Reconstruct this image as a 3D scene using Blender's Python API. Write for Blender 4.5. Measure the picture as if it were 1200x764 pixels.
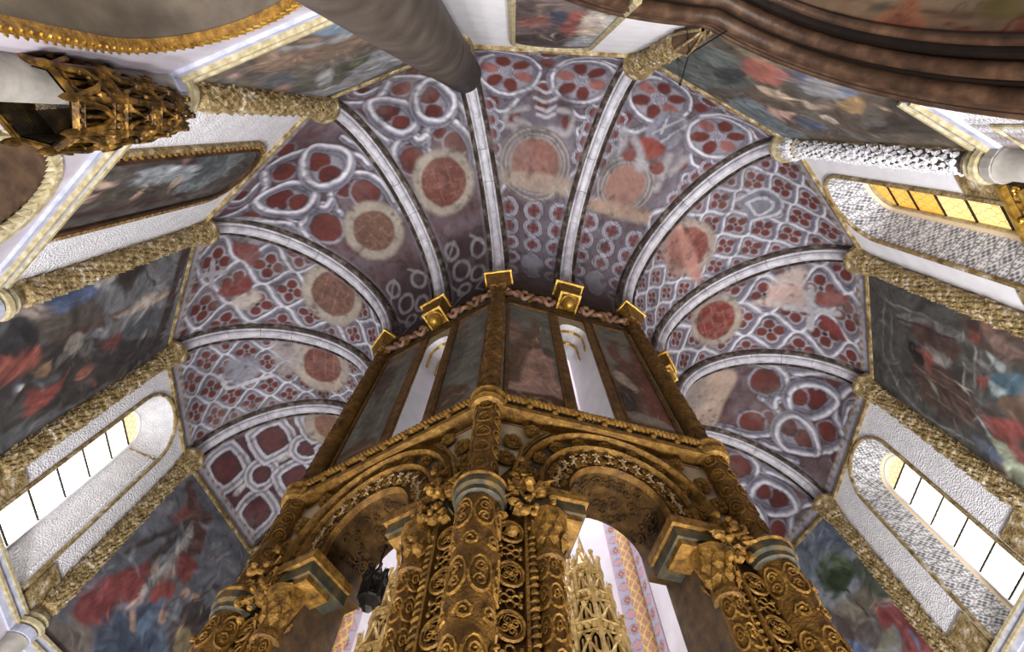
import bpy, math, random
import numpy as np
from mathutils import Matrix, Vector
random.seed(7); RNG = np.random.default_rng(7)
S = bpy.context.scene; COL = S.collection; PI = math.pi
for o in list(bpy.data.objects): bpy.data.objects.remove(o)

# ------------------------------------------------------------------ camera, world, light, exposure
H0 = 1.6                                   # eye height above the floor; heights below are given above the eye
CX, CY, YAW, PITCH, ROLL, FPX = 6.56851, 0.68118, 3.28046, 1.19111, 0.01098, 0.98738*600
FW = np.array([math.cos(PITCH)*math.cos(YAW), math.cos(PITCH)*math.sin(YAW), math.sin(PITCH)])
_rt = np.array([math.sin(YAW), -math.cos(YAW), 0.]); _up = np.cross(_rt, FW)
RT = math.cos(ROLL)*_rt + math.sin(ROLL)*_up; UP = -math.sin(ROLL)*_rt + math.cos(ROLL)*_up
CAM = np.array([CX, CY, 0.])
cd = bpy.data.cameras.new('camera'); co = bpy.data.objects.new('camera', cd); COL.objects.link(co)
cd.sensor_fit = 'HORIZONTAL'; cd.sensor_width = 36; cd.lens = 36*FPX/1200; cd.clip_start = .05; cd.clip_end = 200
co.matrix_world = Matrix(((RT[0], UP[0], -FW[0], CX), (RT[1], UP[1], -FW[1], CY), (RT[2], UP[2], -FW[2], H0), (0, 0, 0, 1)))
S.camera = co
w = bpy.data.worlds.new('world'); S.world = w; w.use_nodes = True
bg = w.node_tree.nodes['Background']; bg.inputs[0].default_value = (.86, .92, 1, 1); bg.inputs[1].default_value = .55
S.view_settings.view_transform = 'Standard'; S.view_settings.look = 'None'; S.view_settings.gamma = 1
S.view_settings.exposure = -0.22; S.view_settings.use_curve_mapping = False
def light(name, kind, loc, energy, color=(1, 1, 1), size=1., target=None, spot=None, sy=None):
    d = bpy.data.lights.new(name, kind); d.energy = energy; d.color = color
    if kind == 'AREA':
        d.size = size
        if sy: d.shape = 'RECTANGLE'; d.size_y = sy
    if kind == 'AREA' and name == 'added_floor_fill': d.spread = 2.3
    if kind == 'SPOT': d.spot_size = spot or 1.5; d.spot_blend = 1; d.shadow_soft_size = size
    else: d.shadow_soft_size = size
    o = bpy.data.objects.new(name, d); COL.objects.link(o); o.location = loc
    if target is not None: o.rotation_euler = (Vector(target)-Vector(loc)).to_track_quat('-Z', 'Y').to_euler()
    return o
# added unseen fill lights low at the drum foot, and the daylit lantern inside the drum
for a in (-112, -78, -45, -12, 18, 42, 62, 88, 120):
    a = math.radians(a); light('added_floor_fill', 'AREA', (4.25*math.cos(a), 4.25*math.sin(a), .5), 275, (1, .97, .95), .8, (7.2*math.cos(a), 7.2*math.sin(a), 9))
light('lantern_daylight', 'AREA', (0, 0, 15.2), 400, (.95, .97, 1), 3.2, (0, 0, 0))
light('drum_fill_light', 'AREA', (0, 0, 3.0), 220, (1, .97, .92), 1.6, (0, 0, 20))  # added unseen upward light, brightens the drum interior and slit reveals
light('nave_daylight', 'AREA', (12.5, 5.2, 4.5), 40, (.95, .97, 1), 4, (5, 2, 6))

# ------------------------------------------------------------------ small maths
def ang(k): return (k-5)*PI/8
def srgb(c):
    c = np.asarray(c, float)/255.; return np.where(c <= .04045, c/12.92, ((c+.055)/1.055)**2.4)
def ray(x, y): return FW + RT*(x-600)/FPX - UP*(y-382)/FPX
def proj(X):
    d = np.asarray(X)-CAM; z = d@FW
    return np.stack([600+FPX*(d@RT)/z, 382-FPX*(d@UP)/z], -1)
def at(x, y, dist):                        # the point seen at a pixel, at a plan distance from the eye
    d = ray(x, y); return CAM + d*dist/math.hypot(d[0], d[1])
PC = {10: (-3.17, 7.35), 9: (.15, 7.94), 8: (3.18, 7.41), 7: (5.61, 5.77), 6: (7.4, 3.06), 5: (7.99, -.14), 4: (7.42, -2.79), 3: (5.47, -5.81), 2: (2.94, -7.45), 1: (.16, -8.06)}
RO = 8.0
def P(k):
    k %= 16
    return np.array(PC[k]) if k in PC else RO*np.array([math.cos(ang(k)), math.sin(ang(k))])
def D(k, r=None):
    r = r if r is not None else (3.60 if k % 2 else 3.42)
    return r*np.array([math.cos(ang(k)), math.sin(ang(k))])
class Frame:                               # x along the wall, y to its left (into the room for outer walls), z up from the eye
    def __init__(s, org, xdir):
        s.x = np.array([xdir[0], xdir[1], 0.])/math.hypot(*xdir[:2]); s.y = np.array([-s.x[1], s.x[0], 0.]); s.o = np.array([org[0], org[1], 0.])
        s.m = Matrix(((s.x[0], s.y[0], 0, s.o[0]), (s.x[1], s.y[1], 0, s.o[1]), (0, 0, 1, H0), (0, 0, 0, 1)))
    def px(s, pts, y=0):                   # pixels traced on the photograph -> (x, z) on the plane at depth y
        out = []
        for q in pts:
            d = ray(*q); t = ((s.o+s.y*y-CAM)@s.y)/(d@s.y); X = CAM+t*d
            out.append(((X-s.o)@s.x, X[2]))
        return out
WALL = {}
for k in range(16):
    a, b = P(k), P(k+1); WALL[k] = Frame((a+b)/2, b-a); WALL[k].hw = np.linalg.norm(b-a)/2
AD = 3.25; DHW = AD*math.tan(PI/8)
DRUM = {}
for k in range(0, 16, 2):
    DRUM[k] = Frame(D(k, AD), (-math.sin(ang(k)), math.cos(ang(k)))); DRUM[k].hw = DHW      # room side is -y

# ------------------------------------------------------------------ noise and painted canvases (evaluated on the vertices of a panel)
def vnoise(X, Y, seed, sc=1., octv=3):
    r = np.random.default_rng(seed); T = r.random((64, 64)); out = 0; amp = 1; tot = 0
    for _ in range(octv):
        x = X*sc+seed*3.17; y = Y*sc+seed*1.73; i = np.floor(x).astype(int); j = np.floor(y).astype(int)
        u = x-i; v = y-j; u = u*u*(3-2*u); v = v*v*(3-2*v)
        g = lambda a, b: T[a % 64, b % 64]
        out = out+amp*((g(i, j)*(1-u)+g(i+1, j)*u)*(1-v)+(g(i, j+1)*(1-u)+g(i+1, j+1)*u)*v); tot += amp; amp *= .5; sc *= 2.1
    return out/tot
def sstep(d, s): return 1-np.clip((d+s)/(2*s), 0, 1)
def catmull(p, n=6, closed=False):
    p = [np.array(q, float) for q in p]
    if len(p) < 3: return np.array(p)
    q = [p[-1]]+p+[p[0], p[1]] if closed else [2*p[0]-p[1]]+p+[2*p[-1]-p[-2]]
    out = []
    for i in range(1, len(q)-2):
        for t in np.arange(n)/n:
            a, b, c, d = q[i-1], q[i], q[i+1], q[i+2]
            out.append(.5*(2*b+(c-a)*t+(2*a-5*b+4*c-d)*t*t+(3*b-a-3*c+d)*t**3))
    if not closed: out.append(p[-1])
    return np.array(out)
class Cv:
    def __init__(s, X, Y, base, warp=0., seed=1, wsc=3.):
        s.X0, s.Y0 = X, Y
        s.X = X+warp*(vnoise(X, Y, seed, wsc)-.5)*2; s.Y = Y+warp*(vnoise(X, Y, seed+9, wsc)-.5)*2
        s.c = np.zeros(X.shape+(3,))+srgb(base); s.seed = seed
    def mix(s, m, col, al=1.):
        m = (m*al)[..., None]; s.c = s.c*(1-m)+srgb(col)*m
    def segd(s, pts, closed=False):
        best = np.full(s.X.shape, 1e9); n = len(pts)
        for i in range(n if closed else n-1):
            (x0, y0), (x1, y1) = pts[i], pts[(i+1) % n]; dx, dy = x1-x0, y1-y0; L = dx*dx+dy*dy+1e-12
            t = np.clip(((s.X-x0)*dx+(s.Y-y0)*dy)/L, 0, 1); best = np.minimum(best, (s.X-x0-t*dx)**2+(s.Y-y0-t*dy)**2)
        return np.sqrt(best)
    def poly(s, pts, col, soft=.02, al=1., smooth=True):
        if smooth: pts = catmull(pts, 4, True)
        ins = np.zeros(s.X.shape, bool); n = len(pts)
        for i in range(n):
            (x0, y0), (x1, y1) = pts[i], pts[(i+1) % n]
            if y0 == y1: continue
            ins ^= ((y0 > s.Y) != (y1 > s.Y)) & (s.X < (x1-x0)*(s.Y-y0)/(y1-y0)+x0)
        d = s.segd(pts, True); s.mix(sstep(np.where(ins, -d, d), soft), col, al)
    def line(s, pts, wd, col, soft=.008, al=1., closed=False, smooth=True):
        if smooth: pts = catmull(pts, 6, closed)
        s.mix(sstep(s.segd(pts, closed)-wd/2, soft), col, al)
    def ell(s, cx, cy, rx, ry, col, soft=.02, al=1., rot=0.):
        c, q = math.cos(rot), math.sin(rot); x = (s.X-cx)*c+(s.Y-cy)*q; y = -(s.X-cx)*q+(s.Y-cy)*c
        s.mix(sstep((np.sqrt((x/rx)**2+(y/ry)**2)-1)*min(rx, ry), soft), col, al)
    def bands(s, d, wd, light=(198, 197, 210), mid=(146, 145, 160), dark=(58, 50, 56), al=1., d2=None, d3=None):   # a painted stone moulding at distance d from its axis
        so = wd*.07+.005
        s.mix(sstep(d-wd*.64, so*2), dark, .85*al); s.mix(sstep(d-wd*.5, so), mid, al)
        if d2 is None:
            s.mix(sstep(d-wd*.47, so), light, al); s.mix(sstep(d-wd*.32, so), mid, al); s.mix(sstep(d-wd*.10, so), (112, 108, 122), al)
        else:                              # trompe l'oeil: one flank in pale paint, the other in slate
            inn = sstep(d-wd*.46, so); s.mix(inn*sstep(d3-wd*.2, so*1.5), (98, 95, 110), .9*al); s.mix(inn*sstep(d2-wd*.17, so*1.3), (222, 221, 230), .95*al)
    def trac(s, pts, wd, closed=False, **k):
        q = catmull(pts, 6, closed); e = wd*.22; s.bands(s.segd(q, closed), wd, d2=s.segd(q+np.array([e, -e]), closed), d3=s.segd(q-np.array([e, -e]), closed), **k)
    def mottle(s, amt, sc, seed, octv=4):
        n = vnoise(s.X0, s.Y0, seed, sc, octv)-.5; s.c = np.clip(s.c*(1+amt*2*n)[..., None], 0, 1)

# ------------------------------------------------------------------ materials
MATS = {}
def nm(name):
    m = bpy.data.materials.new(name); m.use_nodes = True; nt = m.node_tree; b = nt.nodes['Principled BSDF']; MATS[name] = m
    return m, nt, b, nt.nodes.new, nt.links.new
def ramp(nt, stops):
    r = nt.nodes.new('ShaderNodeValToRGB'); e = r.color_ramp.elements
    while len(e) < len(stops): e.new(.5)
    for q, (p, c) in zip(e, stops): q.position = p; q.color = (*srgb(c), 1)
    return r
def mat(name, stops, sc=6., rough=.6, metal=0., bump=.0, bsc=30., kind='noise', detail=5., dist=.02, spec=.3):
    m, nt, b, N, L = nm(name); tc = N('ShaderNodeTexCoord'); n = N('ShaderNodeTexNoise'); n.inputs['Scale'].default_value = sc; n.inputs['Detail'].default_value = detail
    L(tc.outputs['Object'], n.inputs['Vector']); r = ramp(nt, stops); L(n.outputs['Fac'], r.inputs['Fac']); L(r.outputs['Color'], b.inputs['Base Color'])
    b.inputs['Roughness'].default_value = rough; b.inputs['Metallic'].default_value = metal; b.inputs['Specular IOR Level'].default_value = spec
    if bump:
        if kind == 'voro':
            v = N('ShaderNodeTexVoronoi'); v.inputs['Scale'].default_value = bsc; o = v.outputs['Distance']
        elif kind == 'scroll':
            v = N('ShaderNodeTexWave'); v.wave_type = 'RINGS'; v.inputs['Scale'].default_value = bsc; v.inputs['Distortion'].default_value = 9; v.inputs['Detail'].default_value = 2; v.inputs['Detail Scale'].default_value = 1.6; o = v.outputs['Fac']
        else:
            v = N('ShaderNodeTexNoise'); v.inputs['Scale'].default_value = bsc; v.inputs['Detail'].default_value = 4; o = v.outputs['Fac']
        L(tc.outputs['Object'], v.inputs['Vector']); bp = N('ShaderNodeBump'); bp.inputs['Strength'].default_value = bump; bp.inputs['Distance'].default_value = dist
        L(o, bp.inputs['Height']); L(bp.outputs['Normal'], b.inputs['Normal'])
    return m
mat('gold', [(.25, (58, 39, 13)), (.42, (106, 75, 27)), (.6, (132, 97, 38)), (.78, (166, 130, 62))], 14, .55, .15, .5, 42, 'noise', dist=.03)
mat('gold_old', [(.25, (78, 64, 42)), (.42, (134, 114, 74)), (.58, (166, 146, 106)), (.72, (206, 200, 190))], 9, .55, .2, .8, 30, 'noise', dist=.04)
mat('gold_bright', [(.3, (128, 92, 30)), (.6, (206, 164, 74)), (.8, (236, 206, 126))], 10, .34, .65, .3, 40)
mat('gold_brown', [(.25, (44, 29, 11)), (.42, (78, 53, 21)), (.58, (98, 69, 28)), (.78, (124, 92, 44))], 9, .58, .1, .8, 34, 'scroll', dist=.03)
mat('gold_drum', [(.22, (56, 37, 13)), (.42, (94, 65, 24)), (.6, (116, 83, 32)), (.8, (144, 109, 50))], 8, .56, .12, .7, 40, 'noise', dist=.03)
mat('bronze', [(.3, (22, 17, 10)), (.6, (54, 42, 24)), (.8, (110, 84, 40))], 9, .4, .5, .4, 30)
mat('iron', [(.3, (18, 16, 14)), (.7, (44, 40, 36))], 14, .5, .3)
mat('cable', [(.3, (14, 14, 15)), (.7, (24, 24, 25))], 14, .6)
mat('stucco', [(.25, (206, 206, 212)), (.55, (224, 224, 230)), (.8, (238, 238, 242))], 5, .8, 0, .55, 34, 'voro', dist=.03)
mat('plaster', [(.25, (214, 214, 220)), (.55, (226, 226, 232)), (.8, (236, 236, 240))], 3, .8, 0, .25, 20, dist=.015)
mat('rib_stone', [(.25, (150, 148, 156)), (.5, (192, 191, 200)), (.75, (218, 217, 224))], 5, .7, 0, .25, 24, dist=.015)
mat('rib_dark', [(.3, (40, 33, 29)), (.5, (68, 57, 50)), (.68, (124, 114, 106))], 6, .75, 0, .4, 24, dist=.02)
mat('stone_column', [(.25, (56, 49, 43)), (.5, (74, 66, 59)), (.75, (92, 84, 76))], 3.5, .6, 0, .25, 12, dist=.02)
mat('stone_grey', [(.25, (128, 124, 118)), (.55, (154, 150, 144)), (.8, (176, 172, 166))], 4, .65, 0, .3, 16, dist=.02)
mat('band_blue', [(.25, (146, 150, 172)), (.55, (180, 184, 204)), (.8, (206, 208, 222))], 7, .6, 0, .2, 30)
mat('band_yellow', [(.25, (128, 116, 84)), (.5, (168, 156, 122)), (.75, (196, 190, 168))], 12, .6, 0, .3, 30)
mat('lower_wall', [(.2, (150, 142, 150)), (.45, (186, 182, 192)), (.62, (176, 168, 178)), (.8, (206, 204, 212))], 1.6, .55, 0, .1, 10, detail=9)
mat('pink_panel', [(.25, (168, 134, 128)), (.55, (190, 160, 152)), (.8, (206, 184, 176))], 3, .65)
mat('arch_brown', [(.25, (38, 25, 17)), (.5, (64, 45, 32)), (.75, (92, 68, 50))], 5, .5, 0, .3, 20, dist=.02)
mat('arch_black', [(.3, (14, 10, 8)), (.7, (28, 19, 14))], 6, .5)
mat('drum_blue', [(.25, (40, 37, 28)), (.48, (58, 57, 46)), (.7, (104, 82, 42))], 7, .6, 0, .3, 24)
mat('drum_plaster', [(.25, (130, 112, 84)), (.5, (168, 152, 124)), (.75, (192, 182, 160))], 4, .7, 0, .2, 20)
mat('garland', [(.25, (92, 64, 44)), (.5, (138, 104, 82)), (.75, (176, 144, 120))], 9, .5, .1, .3, 30)
mat('inner_white', [(.25, (206, 204, 212)), (.6, (226, 224, 232)), (.8, (240, 238, 244))], 2, .8)
mat('blue_dome', [(.25, (58, 84, 104)), (.55, (84, 112, 132)), (.8, (110, 134, 150))], 4, .6)
mat('niche_dark', [(.3, (60, 44, 32)), (.7, (96, 74, 56))], 5, .7, 0, .3, 18)
mat('floor_stone', [(.25, (120, 112, 102)), (.55, (150, 142, 130)), (.8, (170, 162, 150))], 2.5, .7, 0, .2, 14)
mat('figures', [(.3, (110, 84, 48)), (.7, (190, 168, 130))], 12, .6, .1, .3, 40)
m, nt, b, N, L = nm('painted'); a = N('ShaderNodeAttribute'); a.attribute_name = 'Col'; L(a.outputs['Color'], b.inputs['Base Color']); b.inputs['Roughness'].default_value = .72; b.inputs['Specular IOR Level'].default_value = .25
tc = N('ShaderNodeTexCoord'); n = N('ShaderNodeTexNoise'); n.inputs['Scale'].default_value = 16; n.inputs['Detail'].default_value = 5; L(tc.outputs['Object'], n.inputs['Vector'])
bp = N('ShaderNodeBump'); bp.inputs['Strength'].default_value = .3; bp.inputs['Distance'].default_value = .012; L(n.outputs['Fac'], bp.inputs['Height']); L(bp.outputs['Normal'], b.inputs['Normal'])
def glow(name, col, st):
    m, nt, b, N, L = nm(name); b.inputs['Base Color'].default_value = (*srgb(col), 1); b.inputs['Roughness'].default_value = .3
    tc = N('ShaderNodeTexCoord'); n = N('ShaderNodeTexNoise'); n.inputs['Scale'].default_value = 3; L(tc.outputs['Object'], n.inputs['Vector'])
    r = ramp(nt, [(.3, tuple(int(v*.86) for v in col)), (.7, col)]); L(n.outputs['Fac'], r.inputs['Fac']); L(r.outputs['Color'], b.inputs['Emission Color']); b.inputs['Emission Strength'].default_value = st
glow('glass_white', (255, 250, 238), 4.2); glow('glass_cream', (250, 226, 170), 1.25); glow('glass_amber', (238, 176, 72), 1.0); glow('glass_honey', (252, 214, 136), 1.2); glow('glass_pale', (255, 246, 226), 2.0)

# ------------------------------------------------------------------ mesh builder
class MB:
    def __init__(s): s.v = []; s.f = []; s.smooth = False
    def add(s, vs, fs):
        n = len(s.v); s.v += [tuple(map(float, q)) for q in vs]; s.f += [tuple(i+n for i in f) for f in fs]; return s
    def box(s, x0, x1, y0, y1, z0, z1):
        return s.add([(x0, y0, z0), (x1, y0, z0), (x1, y1, z0), (x0, y1, z0), (x0, y0, z1), (x1, y0, z1), (x1, y1, z1), (x0, y1, z1)],
                     [(0, 3, 2, 1), (4, 5, 6, 7), (0, 1, 5, 4), (1, 2, 6, 5), (2, 3, 7, 6), (3, 0, 4, 7)])
    def frust(s, c, a, b, h):              # square frustum: half-size a at the bottom, b at the top
        x, y, z = c; return s.add([(x-a, y-a, z), (x+a, y-a, z), (x+a, y+a, z), (x-a, y+a, z), (x-b, y-b, z+h), (x+b, y-b, z+h), (x+b, y+b, z+h), (x-b, y+b, z+h)],
                     [(0, 3, 2, 1), (4, 5, 6, 7), (0, 1, 5, 4), (1, 2, 6, 5), (2, 3, 7, 6), (3, 0, 4, 7)])
    def grid(s, V, nu, nv, cu=False, cv=False):   # V: nu*nv points, v fastest
        f = []
        for i in range(nu if cu else nu-1):
            for j in range(nv if cv else nv-1):
                i2, j2 = (i+1) % nu, (j+1) % nv; f.append((i*nv+j, i2*nv+j, i2*nv+j2, i*nv+j2))
        return s.add(V, f)
    def lathe(s, prof, n=16, c=(0, 0), a0=0., a1=2*PI, caps=True):
        full = abs(a1-a0-2*PI) < 1e-6; m = n if full else n+1; V = []
        for i in range(m):
            a = a0+(a1-a0)*i/n
            for r, z in prof: V.append((c[0]+r*math.cos(a), c[1]+r*math.sin(a), z))
        s.grid(V, m, len(prof), full)
        return s
    def sweep(s, pts, Ns, Bs, prof, closed_prof=True, closed=False):
        V = []
        for p, nn, bb in zip(pts, Ns, Bs):
            for a, b in prof: V.append(np.array(p)+a*np.array(nn)+b*np.array(bb))
        s.grid(V, len(pts), len(prof), closed, closed_prof)
        if closed_prof and not closed:
            n = len(s.v)-len(V); m = len(prof); s.f.append(tuple(n+i for i in range(m))); s.f.append(tuple(n+len(V)-m+i for i in reversed(range(m))))
        return s
    def tube(s, pts, r, n=6, closed=False):
        pts = [np.array(p, float) for p in pts]; k = len(pts); Ns = []; Bs = []; up = None
        for i in range(k):
            t = (pts[(i+1) % k]-pts[i-1]) if closed or 0 < i < k-1 else (pts[1]-pts[0] if i == 0 else pts[-1]-pts[-2])
            t = t/(np.linalg.norm(t)+1e-12)
            if up is None: up = np.array([0, 0, 1.]) if abs(t[2]) < .9 else np.array([1., 0, 0])
            a = up-t*(up@t); a /= np.linalg.norm(a)+1e-12; up = a; Ns.append(a); Bs.append(np.cross(t, a))
        rr = r if hasattr(r, '__len__') else [r]*k; V = []
        for p, a, b, q in zip(pts, Ns, Bs, rr):
            for j in range(n): V.append(p+q*(math.cos(2*PI*j/n)*a+math.sin(2*PI*j/n)*b))
        s.grid(V, k, n, closed, True)
        if not closed: m = len(s.v)-len(V); s.f += [tuple(m+j for j in range(n)), tuple(m+len(V)-n+j for j in reversed(range(n)))]
        return s
    def ball(s, c, r, n=8, m=5, sc=(1, 1, 1)):
        V = []
        for i in range(n):
            for j in range(m+1):
                a = 2*PI*i/n; b = -PI/2+PI*j/m; V.append((c[0]+r*sc[0]*math.cos(a)*math.cos(b), c[1]+r*sc[1]*math.sin(a)*math.cos(b), c[2]+r*sc[2]*math.sin(b)))
        return s.grid(V, n, m+1, True)
    def ring(s, c, R, r, ax='y', n=16, m=6, sx=1., sz=1.):
        V = []
        for i in range(n):
            a = 2*PI*i/n
            for j in range(m):
                b = 2*PI*j/m; q = R+r*math.cos(b); x, z, y = q*math.cos(a)*sx, q*math.sin(a)*sz, r*math.sin(b)
                V.append((c[0]+x, c[1]+y, c[2]+z) if ax == 'y' else (c[0]+x, c[1]+z, c[2]+y))
        return s.grid(V, n, m, True, True)
    def build(s, name, mt, parent=None, frame=None, smooth=False):
        me = bpy.data.meshes.new(name); me.from_pydata(s.v, [], s.f); me.update()
        if smooth: me.polygons.foreach_set('use_smooth', [True]*len(me.polygons))
        me.materials.append(MATS[mt]); o = bpy.data.objects.new(name, me); COL.objects.link(o)
        if parent is not None: o.parent = parent
        elif frame is not None: o.matrix_world = frame.m if isinstance(frame, Frame) else frame
        return o
def copy_to(o, parent, matrix=None):
    c = o.copy(); COL.objects.link(c); c.parent = parent
    if matrix is not None: c.matrix_local = matrix
    return c
def empty(name, frame=None, loc=None):
    o = bpy.data.objects.new(name, None); COL.objects.link(o); o.empty_display_size = .1
    if frame is not None: o.matrix_world = frame.m if isinstance(frame, Frame) else frame
    elif loc is not None: o.location = loc
    return o
def tag(o, label=None, cat=None, group=None, kind=None):
    for k_, v_ in (('label', label), ('category', cat), ('group', group), ('kind', kind)):
        if v_: o[k_] = v_
    return o
def painted(name, V, nu, nv, cols, parent=None, frame=None, mt='painted'):   # a dense panel whose vertices carry the painted colours
    me = bpy.data.meshes.new(name); V = np.asarray(V, np.float32).reshape(-1, 3)
    i, j = np.meshgrid(np.arange(nu-1), np.arange(nv-1), indexing='ij'); q = (i*nv+j).ravel()
    F = np.stack([q, q+nv, q+nv+1, q+1], 1).astype(np.int32)
    me.vertices.add(len(V)); me.vertices.foreach_set('co', V.ravel()); me.loops.add(F.size); me.loops.foreach_set('vertex_index', F.ravel())
    me.polygons.add(len(F)); me.polygons.foreach_set('loop_start', np.arange(0, F.size, 4, dtype=np.int32)); me.update(calc_edges=True)
    ca = me.color_attributes.new('Col', 'FLOAT_COLOR', 'POINT'); c4 = np.ones((len(V), 4), np.float32); c4[:, :3] = np.asarray(cols).reshape(-1, 3); ca.data.foreach_set('color', c4.ravel())
    me.polygons.foreach_set('use_smooth', [True]*len(F)); me.materials.append(MATS[mt]); o = bpy.data.objects.new(name, me); COL.objects.link(o)
    if parent is not None: o.parent = parent
    elif frame is not None: o.matrix_world = frame.m
    return o

# ------------------------------------------------------------------ setting: floor and vault
WORLD = Frame((0, 0), (1, 0)); SIDE = ['north_northeast', 'north', 'north_northwest', 'northwest', 'west_northwest', 'west', 'west_southwest', 'southwest', 'south_southwest', 'south',
        'south_southeast', 'southeast', 'east_southeast', 'east', 'east_northeast', 'northeast']
mb = MB(); mb.add([(*(P(k)*1.02), -H0) for k in range(16)], [tuple(range(16))]); mb.add([(*(P(k)*1.02), -H0-.2) for k in range(16)], [tuple(reversed(range(16)))])
mb.box(6, 16, -2, 9, -H0-.3, -H0-.01)
fl = mb.build('floor', 'floor_stone', frame=WORLD); tag(fl, kind='structure')
ZS = 10.0; ARC = 6.8
def vprof(k, th, lift=0.):                 # a point on the vault over rib line k, th = 0 at the outer wall, pi at the drum
    a, b = P(k), D(k % 16 if k < 16 else k-16); t = (1-math.cos(th))/2; h = np.linalg.norm(a-b)/2
    m = (a+b)/2; u = (a-b)/np.linalg.norm(a-b); q = m+u*(h+lift)*math.cos(th)
    return np.array([q[0], q[1], ZS-.2*t+(2.26+lift)*math.sin(th)])
ceil = empty('ceiling', WORLD); tag(ceil, 'painted ring vault of the rotunda carried on grey stone ribs', kind='structure')
RED = (102, 52, 47)
class Bay:
    def __init__(s, k, nu, nv):
        s.k = k; th = np.linspace(0, PI, nv); a = np.array([vprof(k, t) for t in th]); b = np.array([vprof(k+1, t) for t in th])
        u = np.linspace(0, 1, nu); s.V = a[None]*(1-u)[:, None, None]+b[None]*u[:, None, None]
        wdt = np.linalg.norm(a-b, axis=1); s.A = (u[:, None]-.5)*wdt[None]; s.B = np.repeat((th/PI*ARC)[None], nu, 0); s.U = np.repeat(u[:, None], nv, 1); s.wd = np.repeat(wdt[None], nu, 0)
        s.Q = proj(s.V); s.nu, s.nv = nu, nv
        s.cv = Cv(s.A, s.B, (84, 54, 54), .03, 30+k, 5)
    def px(s, pts):                        # traced pixels -> metres across and along the bay
        o = []
        for q in pts:
            i = np.argmin(((s.Q-np.array(q))**2).sum(-1).ravel()); o.append((s.A.ravel()[i], s.B.ravel()[i]))
        return o
    def rad(s, c, e): (x0, y0), (x1, y1) = s.px([c, e]); return math.hypot(x1-x0, y1-y0)
    def norm(s, pts): return [((a/np.interp(b, s.B[0], s.wd[0])), b) for a, b in pts]
    def denorm(s, pts): return [(a*np.interp(b, s.B[0], s.wd[0]), b) for a, b in pts]
def crop(x0, y0, sc): return lambda *p: [(x0+a/sc, y0+b/sc) for a, b in p]
K4 = crop(380, 50, 3.636)
HEART = dict(
    stems=[K4((10, 255), (120, 300), (230, 400), (300, 500), (350, 640)), K4((560, 180), (600, 260), (630, 380), (650, 560)), K4((100, 190), (150, 225), (240, 190)), K4((235, 330), (260, 400), (300, 440))],
    loops=[K4((195, 258), (280, 247), (350, 268), (392, 330), (365, 382), (305, 388), (240, 352), (198, 300)), K4((445, 165), (395, 215), (385, 280), (420, 330), (490, 340), (540, 302), (550, 250), (520, 205))],
    lines=[K4((0, 245), (100, 262), (195, 258)), K4((275, 160), (245, 225), (195, 258)), K4((305, 640), (290, 480), (320, 425), (372, 398), (420, 415), (442, 470)),
           K4((432, 430), (445, 365), (520, 330), (590, 370), (625, 440), (640, 520)), K4((300, 150), (380, 150), (445, 165)), K4((40, 260), (150, 335), (262, 425)), K4((555, 250), (590, 290), (600, 330)), K4((365, 385), (400, 420), (432, 400))],
    reds=[K4((270, 298), (318, 298)), K4((325, 352), (362, 352)), K4((450, 225), (492, 225)), K4((466, 298), (504, 298)), K4((370, 428), (396, 428)), K4((375, 505), (430, 505)), K4((490, 386), (516, 386)), K4((556, 435), (606, 435)),
          K4((140, 310), (175, 310)), K4((150, 215), (190, 215)), K4((330, 195), (370, 195)), K4((380, 120), (410, 120)), K4((585, 300), (605, 300))])
def medallion(B, c, e, ei, rim=(154, 144, 134), red=(112, 68, 60)):
    cv = B.cv; (x, y), = B.px([c]); r = B.rad(c, e); ri = B.rad(c, ei); cv.ell(x, y, r*1.0, r*1.0, (120, 106, 98), .05, .8); cv.ell(x, y, r*.96, r*.96, rim, .04)
    cv.mix(sstep(np.hypot(cv.X-x, cv.Y-y)-r, .05), (180, 170, 158), .6*vnoise(B.A, B.B, 70+B.k, 5)); cv.ell(x, y, ri, ri, red, .025)
    n = vnoise(B.A, B.B, 77+B.k, 9, 3); cv.mix(sstep(np.hypot(cv.X-x, cv.Y-y)-ri, .03)*(n > .52), (140, 100, 90), .45)
    for q in (-.5, .1, .55): cv.line([(x-ri*.8, y+q*ri), (x+ri*.8, y+q*ri+.03)], .012, (164, 124, 112), al=.6)
    for q in (-.3, .3): cv.line([(x+q*ri, y-ri*.8), (x+q*ri+.03, y+ri*.8)], .012, (164, 124, 112), al=.5)
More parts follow.
